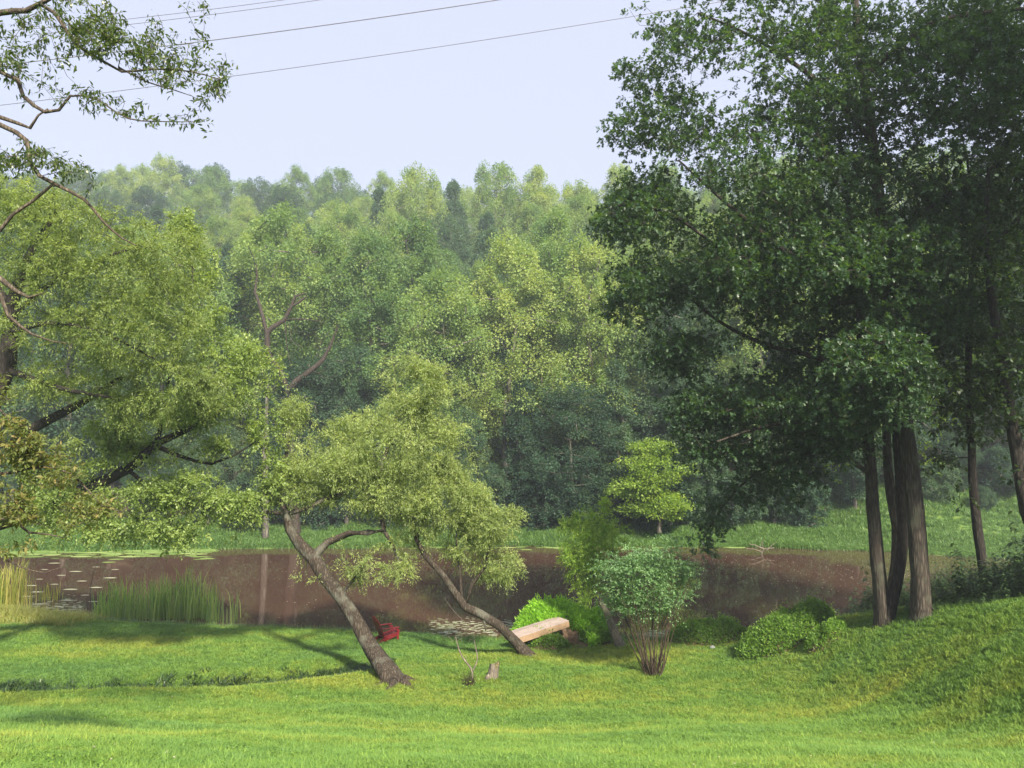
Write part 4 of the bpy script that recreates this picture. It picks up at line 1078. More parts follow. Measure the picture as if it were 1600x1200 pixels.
# dead snag at the far side of the pond, bare branches above the willow
d = 64.0
def snag(name, base, polys, mat, label, seed=0, twig=0, tr=.02, blob=None, cat='dead tree'):
    R = np.random.default_rng(seed)
    T = blob_points(blob, twig, R, .2) if twig else np.zeros((0, 3))
    if twig:
        e, _ = build_tree(name, polys, T, mat, None, tuple(base), label, cat=cat, seed=seed, tip_r=tr, step=.9, sag=.06, jit=.2)
        return e
    e = empty(name, tuple(base)); tag(e, label, cat)
    for i, (p, r) in enumerate(polys):
        me = tube_mesh('trunk' if i == 0 else 'branch', [(np.array(p) - np.array(base), np.array(r), 10)])
        link('trunk' if i == 0 else 'branch', me, mat, e)
    return e
d = 71.0
base = P(462, 838, d)
snag('dead_snag', base, [([P(462, 842, d), P(456, 740, d), P(452, 660, d), P(450, 610, d), P(480, 583, d), P(505, 562, d), P(516, 540, d), P(528, 510, d)], [.5, .42, .36, .3, .26, .2, .12, .06]),
    ([P(450, 610, d), P(436, 575, d), P(420, 555, d), P(418, 520, d), P(425, 512, d), P(445, 500, d), P(452, 485, d), P(462, 463, d), P(478, 458, d)], [.22, .22, .26, .26, .24, .2, .17, .13, .06]),
    ([P(419, 530, d), P(412, 500, d), P(405, 475, d), P(398, 455, d), P(402, 430, d), P(400, 412, d)], [.2, .17, .15, .12, .08, .03]),
    ([P(440, 502, d), P(460, 498, d), P(478, 499, d), P(500, 502, d)], [.09, .08, .06, .03]),
    ([P(456, 478, d), P(468, 472, d), P(480, 462, d)], [.12, .12, .05]),
    ([P(470, 590, d), P(490, 580, d), P(498, 583, d), P(510, 578, d)], [.06, .05, .04, .02]),
    ([P(446, 500, d), P(448, 540, d), P(455, 575, d)], [.05, .04, .02])], M['dead_bark'],
    'tall bare dead snag with forked reddish-grey limbs before the far woods', seed=301, twig=130, tr=.016, blob=[(500, 520, 48, 55, d, 3), (395, 500, 26, 45, d, 2), (460, 540, 60, 40, d, 3), (450, 470, 30, 25, d, 1.5), (500, 590, 30, 18, d, 1.5)])
d = 69.5
snag('pale_trunk', P(415, 842, d), [([P(415, 846, d), P(416, 780, d), P(414, 700, d), P(418, 600, d)], [.30, .27, .22, .1])], M['forest_bark'], 'pale bare trunk on the far bank, left of the curved willow')
b = P(790, 800, 76)
snag('pale_trunk', b, [([P(790, 815, 76), P(791, 740, 76), P(788, 680, 76), P(792, 600, 76)], [.3, .28, .24, .1])], M['forest_bark'], 'straight grey trunk in the dark woods edge above the ramp')

print('near trees done')

# ------------------------------------------------------------------ scattered ground cover (nobody could count it)
def blade_tuft(name, n, h, spread, w, mat, seed, lean=.35, bend=.4, broad=False):
    R = np.random.default_rng(seed)
    V = []; Fc = []; rn = []
    for i in range(n):
        a = R.uniform(0, 6.28); r = spread * math.sqrt(R.random())
        b = np.array([math.cos(a) * r, math.sin(a) * r, -.01])
        la = R.uniform(0, 6.28); ln = R.uniform(.1, 1) * lean
        hh = h * R.uniform(.55, 1.15)
        dr = np.array([math.cos(la) * ln, math.sin(la) * ln, 1.0])
        m1 = b + dr * hh * .5; tp = b + dr * hh * .95 + np.array([math.cos(la), math.sin(la), -.25]) * hh * bend * R.uniform(.3, 1.2)
        sd = np.array([-math.sin(la), math.cos(la), 0]) * w * .5
        k = len(V)
        V += [b - sd, b + sd, m1 + sd * .9, m1 - sd * .9, tp]
        Fc += [[k, k + 1, k + 2], [k, k + 2, k + 3], [k + 3, k + 2, k + 4]]
        rn += [R.random()] * 5
    me = mesh_np(name, np.array(V), np.array(Fc), rnd=np.array(rn)); me.materials.append(mat)
    return me

def scatter(name, pts, scl, protos_, label, cat=None, parent=None, tilt=.12, seed=0):
    """one object: a point sheet on which geometry nodes set the tufts"""
    R = np.random.default_rng(seed)
    n = len(pts)
    me = bpy.data.meshes.new(name)
    me.vertices.add(n); me.vertices.foreach_set('co', np.asarray(pts, np.float32).ravel())
    a = me.attributes.new('rot', 'FLOAT_VECTOR', 'POINT')
    rot = np.stack([R.normal(0, tilt, n), R.normal(0, tilt, n), R.uniform(0, 6.28, n)], -1)
    a.data.foreach_set('vector', rot.astype(np.float32).ravel())
    a = me.attributes.new('scl', 'FLOAT', 'POINT'); a.data.foreach_set('value', np.asarray(scl, np.float32))
    a = me.attributes.new('pick', 'INT', 'POINT'); a.data.foreach_set('value', R.integers(0, len(protos_), n).astype(np.int32))
    me.update()
    o = bpy.data.objects.new(name, me); C.objects.link(o)
    if parent is not None: o.parent = parent
    ng = bpy.data.node_groups.new(name, 'GeometryNodeTree')
    ng.interface.new_socket('Geometry', in_out='INPUT', socket_type='NodeSocketGeometry')
    ng.interface.new_socket('Geometry', in_out='OUTPUT', socket_type='NodeSocketGeometry')
    gi = ng.nodes.new('NodeGroupInput'); go = ng.nodes.new('NodeGroupOutput')
    join = ng.nodes.new('GeometryNodeJoinGeometry')
    for pm in reversed(protos_):
        src = bpy.data.objects.new(pm.name + '_source', pm)
        oi = ng.nodes.new('GeometryNodeObjectInfo'); oi.inputs['Object'].default_value = src
        oi.inputs['As Instance'].default_value = True
        ng.links.new(oi.outputs['Geometry'], join.inputs[0])
    ip = ng.nodes.new('GeometryNodeInstanceOnPoints'); ip.inputs['Pick Instance'].default_value = True
    def attr(nm, ty):
        q = ng.nodes.new('GeometryNodeInputNamedAttribute'); q.data_type = ty; q.inputs['Name'].default_value = nm
        return q.outputs['Attribute']
    ng.links.new(gi.outputs[0], ip.inputs['Points']); ng.links.new(join.outputs[0], ip.inputs['Instance'])
    ng.links.new(attr('pick', 'INT'), ip.inputs['Instance Index'])
    e2 = ng.nodes.new('FunctionNodeEulerToRotation')
    ng.links.new(attr('rot', 'FLOAT_VECTOR'), e2.inputs[0]); ng.links.new(e2.outputs[0], ip.inputs['Rotation'])
    ng.links.new(attr('scl', 'FLOAT'), ip.inputs['Scale'])
    ng.links.new(ip.outputs[0], go.inputs[0])
    md = o.modifiers.new('scatter', 'NODES'); md.node_group = ng
    o['kind'] = 'stuff'
    if label: o['label'] = label
    if cat: o['category'] = cat
    return o

def leafy_plant(name, h, nl, ll, mat, seed, tmpl=T_OVAL):
    R = np.random.default_rng(seed)
    tv, tf = tmpl
    V = []; Fc = []; rn = []
    st = [np.array([0, 0, 0.]), np.array([R.normal(0, .04), R.normal(0, .04), h * .5]), np.array([R.normal(0, .1), R.normal(0, .1), h])]
    for i in range(nl):
        t = .2 + .8 * (i / nl)
        b = st[0] * (1 - t) + st[2] * t + (st[1] - (st[0] + st[2]) / 2) * 4 * t * (1 - t) * .5
        a = i * 2.4 + R.uniform(-.4, .4)
        X = norm(np.array([math.cos(a), math.sin(a), R.uniform(-.25, .45)])); Z = norm(np.array([0, 0, 1.]) - X * X[2]); Y = np.cross(Z, X)
        s = ll * R.uniform(.7, 1.2) * (1.1 - .45 * t)
        k = len(V)
        for q in tv: V.append(b + s * (q[0] * X + q[1] * Y * .85 + (q[2] - .25 * q[0] ** 2) * Z))
        Fc += (tf + k).tolist(); rn += [R.random()] * len(tv)
    for a_, b_ in zip(st[:-1], st[1:]):
        k = len(V); V += [a_ + [-.006, 0, 0], a_ + [.006, 0, 0], b_ + [0, .005, 0]]; Fc.append([k, k + 1, k + 2]); rn += [.2] * 3
    me = mesh_np(name, np.array(V), np.array(Fc), rnd=np.array(rn)); me.materials.append(mat)
    return me

def area_points(n, y0, y1, R, xw=.74, pad=3.0, power=1.3):
    """random ground points in the wedge the camera looks into, denser near it"""
    out = []
    ys = y0 + (y1 - y0) * R.random(n * 4)
    keep = R.random(n * 4) < (ys / y1) * (y0 / ys) ** power / ((y0 / y1) if power >= 1 else 1)
    ys = ys[keep][:n]
    xs = (R.random(len(ys)) * 2 - 1) * (ys * xw + pad)
    return xs, ys

R = np.random.default_rng(401)
tufts = [blade_tuft('grass_tuft', 20, .095, .09, .0085, M['grass_blade'], 500 + i, lean=.55, bend=.5) for i in range(4)]
clov = blade_tuft('clover_tuft', 14, .05, .08, .02, M['grass_blade'], 510, lean=.9, bend=.6)
ys = 5.5 + 35.5 * R.random(520000) ** 1.15
w_ = np.minimum(1, (11.0 / ys) ** .35)
ys = ys[R.random(len(ys)) < w_ * .55]
xs = (R.random(len(ys)) * 2 - 1) * (ys * .74 + 2)
def weed_edge(x): return np.interp(x, [9, 11.5, 12.4, 13.2, 14.2, 15.6, 18, 24], [40, 33, 29.5, 26.2, 24.0, 20.8, 17.5, 12])
sn = shore_near(xs) - ys
ok = (sn > .15) & (ys < weed_edge(xs) + .5)
dd_ = np.abs(ys - ditch_y(xs)); ok &= ~((dd_ < .35) & (xs < -6.5))
xs, ys = xs[ok], ys[ok]
sc = (.8 + .55 * (ys / 30)) * R.uniform(.7, 1.25, len(xs)) * (1 + .25 * fbm(xs * .8, ys * .8, 2))
pts = np.stack([xs, ys, height(xs, ys)], -1)
print('tufts', len(pts))
scatter('lawn_grass', pts, sc, tufts + [clov], 'short mown green lawn grass sloping to the pond', seed=1)

# a few taller tufts and thin seed stalks in the lawn
tall = [blade_tuft('tall_tuft', 16, .16, .09, .008, M['grass_blade'], 520 + i, lean=.6, bend=.6) for i in range(2)]
xs, ys = area_points(5000, 7, 34, R)
ok = (shore_near(xs) - ys > .2) & (ys < weed_edge(xs)) & (vnoise(xs * .7, ys * 1.1) > .15)
scatter('tall_grass', np.stack([xs[ok], ys[ok], height(xs[ok], ys[ok])], -1), R.uniform(.6, 1.15, ok.sum()), tall, 'slightly taller grass tufts scattered through the lawn', seed=2)

bx = []
for q, r0 in ((G(620, 1066), .5), (G(828, 1026), .35), (G(968, 1012), .28), (G(1018, 1056), .5), (G(769, 1062), .32), (G(733, 1075), .35), (G(597, 1002), .6), (Vector(P(812, 1002, 31.2)), .5)):
    for _ in range(90):
        a = R.uniform(0, 6.28); r = r0 * R.uniform(.7, 1.5); bx.append((q.x + math.cos(a) * r, q.y + math.sin(a) * r * .8))
bx = np.array(bx)
scatter('trunk_grass', np.stack([bx[:, 0], bx[:, 1], height(bx[:, 0], bx[:, 1])], -1), R.uniform(.7, 1.4, len(bx)), tall, 'longer unmown grass left round trunks, stump and ramp', seed=21)
cl = [leafy_plant('clover_plant', .05, 12, .045, M['bush_leaf'], 590 + i) for i in range(3)]
xs, ys = area_points(26000, 6.5, 33, R)
ok = (shore_near(xs) - ys > .3) & (ys < weed_edge(xs)) & (vnoise(xs * .55 + 4, ys * .8 + 9) + .6 * vnoise(xs * 1.9, ys * 2.1) > .42)
xs, ys = xs[ok], ys[ok]
scatter('clover_patches', np.stack([xs, ys, height(xs, ys) + .02], -1), R.uniform(.8, 1.9, len(xs)), cl, 'patches of low broad-leaved clover in the lawn', seed=22)
xs, ys = area_points(420, 6.5, 26, R)
ok = (ys < weed_edge(xs)); xs, ys = xs[ok], ys[ok]
fl = blade_tuft('flower_head', 9, .03, .014, .012, M['petal'], 595, lean=1.0, bend=.6)
scatter('clover_flowers', np.stack([xs, ys, height(xs, ys) + .06], -1), R.uniform(.6, 1.1, len(xs)), [fl], 'tiny white clover flowers and pale fallen bits in the lawn', seed=23)

# fringe on the near shore with pale seed stalks
fr_t = [blade_tuft('fringe_tuft', 26, .34, .16, .012, M['reed_grass'], 530 + i, lean=.5, bend=.6) for i in range(3)]
st_t = blade_tuft('dry_stalk', 5, .55, .14, .007, M['dry_grass'], 540, lean=.3, bend=.2)
xs = R.uniform(-30, 13, 2600); off = np.abs(R.normal(0, .35, 2600))
ys = shore_near(xs) - .1 - off
scatter('shore_grass', np.stack([xs, ys, height(xs, ys) - .02], -1), R.uniform(.35, .95, len(xs)) * (.7 + .5 * (vnoise(xs * .5, xs * 0) > 0)), fr_t + [st_t], 'uneven taller grass fringe along the near pond edge', seed=3)

# weeds in the ditch
M['ditch_leaf'] = leaf_mat('ditch_leaf', (.014, .035, .012), (.03, .065, .018), (.06, .11, .03), transl=.25)
dw = [blade_tuft('ditch_weed', 26, .26, .22, .035, M['ditch_leaf'], 550 + i, lean=.9, bend=.6) for i in range(2)]
xs = R.uniform(-26, -4.6, 6500)
ys = ditch_y(xs) + R.normal(.15, .34, 6500) * np.interp(xs, [-22, -8], [2.0, 1.0]) + .25 * vnoise(xs * .6, 4.0)
ok = R.random(6500) < .45 + .65 * (vnoise(xs * .4, ys * .3) > -.25)
xs, ys = xs[ok], ys[ok]
scatter('ditch_weeds', np.stack([xs, ys, height(xs, ys)], -1), R.uniform(.5, 1.15, len(xs)) * np.interp(xs, [-24, -8, -4.5], [1.5, 1.0, .6]), dw, 'dark broad-leaved weeds growing along the shallow ditch', seed=4)

# grass on the far bank
fb = [blade_tuft('bank_tuft', 34, .6, .42, .045, M['reed_grass'], 560 + i, lean=.4, bend=.5) for i in range(3)]
xs = R.uniform(-75, 62, 30000); sf = R.random(30000) ** 1.3 * (10 + 9 * sstep(22, 34, xs)) - .4
ys = shore_far(xs) + sf
scatter('bank_grass', np.stack([xs, ys, np.maximum(height(xs, ys), -.05)], -1), R.uniform(.4, 1.0, len(xs)) * (1 + .4 * vnoise(xs * .3, ys * .3)), fb, 'long green grass on the far bank between water and woods', seed=5)

# golden marsh grass at the left end of the near shore
ms = [blade_tuft('marsh_tuft', 30, .5, .3, .018, M['dry_grass'], 570 + i, lean=.45, bend=.5) for i in range(3)]
xs = R.uniform(-32, -20.5, 2600); off = R.random(2600) ** 1.5 * 4.5
ys = shore_near(xs) + 1.2 - off
ok = (R.random(2600) < np.interp(xs, [-32, -25, -20.5], [1, .8, .15]))
xs, ys = xs[ok], ys[ok]
scatter('marsh_grass', np.stack([xs, ys, np.maximum(height(xs, ys), -.1)], -1), R.uniform(.4, 1.1, len(xs)), ms, 'golden marsh grass glowing at the left end of the shore', seed=6)

# leafy weeds of the right bank
wp = [leafy_plant('weed_plant', h, 26, .17, M['weed_leaf'], 580 + i) for i, h in enumerate((.55, .8, 1.0, .7))]
xs = R.uniform(10.8, 42, 30000); ys = R.uniform(17, 62, 30000)
sn = shore_near(xs) - ys
de = ys - weed_edge(xs)
ok = (de > -.15 + .5 * vnoise(xs * .9, ys * .9)) & (sn > .3) & (np.abs(xs) < ys * .78 + 2) & (R.random(30000) < np.interp(ys, [20, 34, 45, 62], [1, .8, .45, .3]))
xs, ys, de = xs[ok], ys[ok], de[ok]
hs = np.clip(.45 + .22 * de, .35, 1.15) * np.interp(xs, [11, 13, 16], [.55, .8, 1.15])
scatter('bank_weeds', np.stack([xs, ys, height(xs, ys) - .02], -1), hs * np.interp(ys, [30, 36], [1, .6]) * R.uniform(.5, 1.15, len(xs)) ** 1.2 * (1 + (R.random(len(xs)) < .08) * .7) * (1 + .3 * vnoise(xs * .8, ys * .8)), wp, 'dark leafy weeds and saplings crowding the right bank under the oaks', seed=7)
print('weeds', len(xs))

# fallen leaves and seeds drifting on the water: far too many to count
def discs(name, cen, rad, mat, parent=None, asp=1.0, n=7, z=.006):
    R = np.random.default_rng(len(cen))
    V = []; Fc = []
    for (x, y), r in zip(cen, rad):
        k = len(V); ph = R.uniform(0, 6.28)
        zz = z + R.uniform(0, .004)
        V.append((x, y, zz + .004))
        for j in range(n):
            a = ph + 2 * math.pi * j / n; q = r * R.uniform(.75, 1.15)
            V.append((x + math.cos(a) * q * asp, y + math.sin(a) * q, zz))
        for j in range(n): Fc.append([k, k + 1 + j, k + 1 + (j + 1) % n])
    me = mesh_np(name, np.array(V), np.array(Fc), rnd=np.repeat(R.random(len(cen)), n + 1))
    return link(name, me, mat, parent)
M['pad'] = leaf_mat('lily_pad', (.14, .18, .09), (.26, .29, .18), (.42, .43, .33), transl=.1, gloss=.3, rough=.5, bright=1.0)
M['scum'] = leaf_mat('pond_scum', (.12, .2, .05), (.2, .3, .08), (.3, .38, .14), transl=.1)
n = 900
px = R.uniform(1060, 1480, n); py = R.normal(888, 22, n)
c = []
for a, b in zip(px, py):
    b = min(max(b, 860), 985)
    q = P(a, b, 1.0) - np.array([0, 0, CAM_H]); t = CAM_H / -q[2]
    if shore_near(q[0] * t) < t - .3: c.append((q[0] * t, t))
for a, b in zip(R.uniform(100, 1000, 260), R.uniform(866, 985, 260)):
    q = P(a, b, 1.0) - np.array([0, 0, CAM_H]); t = CAM_H / -q[2]
    if shore_near(q[0] * t) < t - .3: c.append((q[0] * t, t))
o = discs('drifting_leaves', c, R.uniform(.012, .045, len(c)), M['petal']); tag(o, 'pale specks of leaves and seeds drifting on the brown water', kind='stuff')
def wat(px, py):
    q = P(px, py, 1.0) - np.array([0, 0, CAM_H]); t = CAM_H / -q[2]
    return q[0] * t, t
c = []
for _ in range(300):                       # pad rafts below the second willow and at the left marsh
    x, y = wat(R.uniform(672, 806), R.normal(980, 8)); c.append((x, y))
for _ in range(120):
    x, y = wat(R.uniform(1000, 1060), R.uniform(985, 998)); c.append((x, y))
for _ in range(500):
    x, y = wat(R.uniform(-40, 130), R.normal(950, 9)); c.append((x, y))
c = [q for q in c if q[1] > shore_near(q[0]) - .1]
o = discs('pad_raft', c, R.uniform(.025, .075, len(c)), M['pad'], asp=2.4); tag(o, 'pale floating leaf raft at the near water edge beneath the leaning willow', kind='stuff')
c = []
for _ in range(1500):
    x, y = wat(R.uniform(-60, 330), 851 + abs(R.normal(0, 7))); c.append((x, min(y, shore_far(x) + .3)))
for _ in range(90):
    x, y = wat(R.uniform(330, 1500), 853 + abs(R.normal(0, 3))); c.append((x, min(y, shore_far(x) + .3)))
o = discs('pond_scum', c, R.uniform(.15, .5, len(c)), M['scum'], asp=2.0); tag(o, 'flat yellow-green scum along the far water edge', kind='stuff')
padspots = [(62, 905), (85, 913), (110, 921), (58, 925), (128, 908), (75, 934), (150, 918), (96, 899), (48, 915), (40, 932), (105, 938), (133, 930), (70, 890), (172, 903), (92, 948), (118, 893), (150, 886), (60, 944), (30, 906), (180, 890), (146, 940), (85, 880)]
pad_labels = {}
for i, (a, b) in enumerate(padspots):
    x, y = wat(a, b)
    o = discs('lily_pad', [(0, 0)], [R.uniform(.10, .2)], M['pad'], asp=2.6, n=11)
    o.location = (x, y, 0)
    row = 'farthest band' if b < 900 else 'upper middle band' if b < 916 else 'lower middle band' if b < 932 else 'nearest band by the marsh'
    lab = 'thin pale lily pad, ' + row
    tag(o, lab, 'lily pad', 'lily pads at the left end of the pond')
    pad_labels.setdefault(lab, []).append((a, o))
tell_apart(pad_labels)

# cattails
def cattail_clump(px, py, n, h, wpx, label, seed, mat='cattail', heads=4):
    R = np.random.default_rng(seed)
    x, y = wat(px, py)
    sp = wpx / F * y
    e = empty('cattail_clump', (x, y, 0)); tag(e, label, 'cattails', 'cattail clumps on the near shore')
    V = []; Fc = []; rn = []
    for i in range(n):
        bx = R.normal(0, sp * .42) if n < 30 else R.uniform(-1, 1) * sp; by = R.normal(0, .35)
        hh = h * R.uniform(.45, 1.15) * (1 + .22 * float(vnoise(bx * 1.3 + seed, .5))) * (1 - .25 * (abs(bx) / max(sp, .1)) ** 3); la = R.uniform(0, 6.28); ln = R.uniform(.02, .2)
        b = np.array([bx, by, -.3]); d1 = np.array([math.cos(la), math.sin(la), 0])
        w = R.uniform(.03, .055); sd = np.array([1, 0, 0]) * w * .5 if R.random() < .7 else np.array([0, 1, 0]) * w * .5
        k = len(V); L = [0, .4, .75, 1]
        for q, t in enumerate(L[:-1]):
            c_ = b + np.array([0, 0, (hh + .3) * t]) + d1 * ln * hh * t * t
            V += [c_ - sd * (1 - .3 * t), c_ + sd * (1 - .3 * t)]
        V.append(b + np.array([0, 0, (hh + .3) * R.uniform(.9, 1)]) + d1 * ln * hh * 1.3)
        Fc += [[k, k + 1, k + 3], [k, k + 3, k + 2], [k + 2, k + 3, k + 5], [k + 2, k + 5, k + 4], [k + 4, k + 5, k + 6]]
        rn += [R.random()] * 7
    o = link('blades', mesh_np('blades', np.array(V), np.array(Fc), rnd=np.array(rn)), M[mat], e); o['kind'] = 'stuff'
    for i in range(heads):
        mb = MB(); bx = R.uniform(-1, 1) * sp * .8; z = h * R.uniform(.75, .95)
        mb.tube([(bx, 0, -.2), (bx, 0, z), (bx, 0, z + .01), (bx, 0, z + .16), (bx, 0, z + .17), (bx, 0, z + .26)], [.006, .006, .018, .018, .004, .002], 6)
        mb.build('cattail_head', M['shrub_bark'], e)
    return e
cattail_clump(205, 966, 300, 2.0, 52, 'left stand of cattails with brown heads, yellowing at the foot', 601, heads=6)
cattail_clump(288, 966, 360, 2.4, 50, 'densest tall green cattail stand in the middle of the near left shore', 602, heads=3)
cattail_clump(364, 972, 14, 1.9, 6, 'single thin sprig of cattail standing apart at the right of the stands', 603, heads=1)
cattail_clump(333, 972, 26, 1.2, 9, 'low thin cattails just right of the dense stand', 606, heads=1)
cattail_clump(75, 938, 40, 1.2, 14, 'short sunny reeds standing in the water near the lily pads', 604, mat='dry_grass', heads=0)
cattail_clump(10, 950, 220, 2.6, 30, 'tall glowing yellow reeds at the far left edge of the marsh', 605, mat='dry_grass', heads=0)

# ------------------------------------------------------------------ mounds and bushes
def mound(name, px, py, rxm, rym, h, label, cat, nleaf, mat, tmpl, lsz, seed, up=1.0, droop=.5, hollow=None, fz=1.0, soil=None, center=None, amp=.34):
    R = np.random.default_rng(seed)
    g0 = G(px, py) if center is None else Vector((center[0], center[1], gz(*center)))
    cx, cyy = g0.x, g0.y
    def hz(u, v):   # u,v in -1..1
        r = np.sqrt(u * u + v * v)
        q = np.clip(1 - r ** 2.2, 0, 1) ** .75
        return h * q * (1 + amp * fbm(u * 1.5 + seed * .37, v * 1.5 + seed * .11, 3))
    n = 28
    th = np.linspace(0, 2 * math.pi, 41)[:-1]; rr = np.linspace(0, 1, n)
    U = rr[:, None] * np.cos(th)[None]; W = rr[:, None] * np.sin(th)[None]
    X = cx + U * rxm; Y = cyy + W * rym
    Z = height(X, Y) * (1) + hz(U, W)
    if hollow is not None:
        hx, hy, hr = hollow
        dq = np.exp(-(((X - hx) / hr) ** 2 + ((Y - hy) / hr) ** 2))
        Z = Z - hz(U, W) * np.clip(dq * 1.3, 0, 1)
    Z[-1] -= .15
    V = np.stack([X - cx, Y - cyy, Z - g0.z], -1).reshape(-1, 3)
    i = (np.arange(n - 1)[:, None] * 40); j = np.arange(40)[None]; j2 = (j + 1) % 40
    Fc = np.stack([i + j, i + 40 + j, i + 40 + j2, i + j2], -1).reshape(-1, 4)
    e = empty(name, tuple(g0)); tag(e, label, cat)
    link('soil', mesh_np('soil', V, Fc, smooth=True), M['soil'], e)
    a = R.uniform(0, 6.28, nleaf); r = np.sqrt(R.random(nleaf)) * 1.04
    u = np.cos(a) * r; v = np.sin(a) * r
    x = cx + u * rxm; y = cyy + v * rym
    hh = hz(np.clip(u, -1, 1), np.clip(v, -1, 1))
    keep = np.ones(nleaf, bool)
    if hollow is not None:
        dq = np.exp(-(((x - hx) / hr) ** 2 + ((y - hy) / hr) ** 2)); hh = hh * (1 - np.clip(dq * 1.3, 0, 1)); keep = dq < .5
    lump = .5 + .5 * vnoise(x * 3.1, y * 3.1)
    z = height(x, y) + hh + R.uniform(0, .16, nleaf) * (1 + 1.6 * lump) * fz + (R.random(nleaf) < .10) * R.uniform(0, .34, nleaf) * (vnoise(x * 2.3, y * 2.3) > -.2)
    p = np.stack([x, y, z], -1)[keep]
    nrm = norm(np.stack([u, v, np.full(nleaf, .8)], -1))[keep]
    d = norm(nrm * .9 + R.normal(0, .6, p.shape) + np.array([0, 0, up * .3 - droop]))
    nn = norm(nrm + R.normal(0, .5, p.shape))
    o = leaf_cloud('leaf_cover', tmpl, p, d, nn, lsz * R.uniform(.6, 1.3, len(p)), np.clip(R.normal(.4, .18, len(p)) + .25 * (lump[keep] - .5), 0, 1), mat, e, local=g0)
    o['kind'] = 'stuff'
    return e
def soil_mat():
    m, nt, out = node_mat('bare_soil')
    g = N(nt, 'ShaderNodeNewGeometry'); n = N(nt, 'ShaderNodeTexNoise', Scale=7.0, Detail=8.0)
    nt.links.new(g.outputs['Position'], n.inputs['Vector'])
    r = ramp(nt, [(.3, (.05, .032, .022)), (.6, (.14, .09, .06)), (.8, (.22, .16, .11))])
    nt.links.new(n.outputs['Fac'], r.inputs['Fac'])
    bs = N(nt, 'ShaderNodeBsdfPrincipled'); bs.inputs['Roughness'].default_value = .95
    nt.links.new(r.outputs['Color'], bs.inputs['Base Color'])
    bp = N(nt, 'ShaderNodeBump', Strength=.8, Distance=.05); nt.links.new(n.outputs['Fac'], bp.inputs['Height']); nt.links.new(bp.outputs['Normal'], bs.inputs['Normal'])
    nt.links.new(bs.outputs[0], out.inputs['Surface'])
    return m
M['soil'] = soil_mat()
M['bright_grass'] = leaf_mat('bright_grass', (.09, .19, .02), (.15, .28, .025), (.24, .36, .05), transl=.42, patch=.5, bright=1.65)

Bc = P(807, 996.5, 31.0); Cc = P(889, 969.3, 32.5)
hol = (Cc[0] - .15, Cc[1] - .3, 1.15)
mc = (Cc[0] + .02 - .25, Cc[1] + 1.15)
mound('grassy_mound', 0, 0, 2.15, 1.7, 1.55, 'big rounded mound of bright yellow-green grass behind the wooden ramp', 'mound', 30000, M['bright_grass'], T_NARROW, .21, 701, center=mc, hollow=hol, droop=.15, amp=.36)
mound('leafy_bush', 1226, 1004, 1.85, 1.1, .82, 'dense domed green bush on the shore right of the vase-shaped shrub', 'bush', 20000, M['bush_leaf'], T_RHOMB, .085, 702, droop=.1)
mound('weed_mound', 1108, 1004, 1.75, .8, .62, 'low weedy hump with brown patch between the vase shrub and domed bush', 'mound', 9000, M['bush_leaf'], T_RHOMB, .09, 703, droop=.1)
mound('weed_mound', 1290, 1004, .7, .5, .3, 'small low leafy patch at the right foot of the domed bush', 'mound', 2600, M['bush_leaf'], T_RHOMB, .08, 704, droop=.1)
mound('weed_mound', 482, 976, 1.7, .7, .4, 'low weedy rise on the shore left of the red chair', 'mound', 6500, M['bright_grass'], T_NARROW, .13, 705, droop=.1)
mound('weed_mound', 850, 1012, 1.0, .6, .35, 'leafy low weeds in front of the wooden ramp', 'mound', 5000, M['bush_leaf'], T_RHOMB, .08, 706, droop=.1)
mound('weed_mound', 455, 966, .35, .3, .45, 'small upright leafy weed on the shore rise', 'mound', 500, M['bush_leaf'], T_OVAL, .11, 707, droop=.1)
mound('weed_mound', 935, 1006, .8, .45, .45, 'scrubby green and brown weeds at the right foot of the grassy mound', 'mound', 3600, M['bush_leaf'], T_RHOMB, .085, 708, droop=.1)
# bare earth patch before the hollow
g0 = G(905, 1012); n = 26
V = [(0, 0, .03)] + [(math.cos(2 * math.pi * k / n) * .95 * (1 + .2 * math.sin(k * 2.3)), math.sin(2 * math.pi * k / n) * .5 * (1 + .2 * math.cos(k * 1.7)), 0) for k in range(n)]
V = np.array(V); V[:, 2] += height(V[:, 0] + g0.x, V[:, 1] + g0.y) - g0.z + .035; V[1:, 2] -= .05
o = link('bare_earth', mesh_np('bare_earth', V, np.array([[0, 1 + k, 1 + (k + 1) % n] for k in range(n)]), smooth=True), M['soil'], None, tuple(g0)); tag(o, kind='structure')

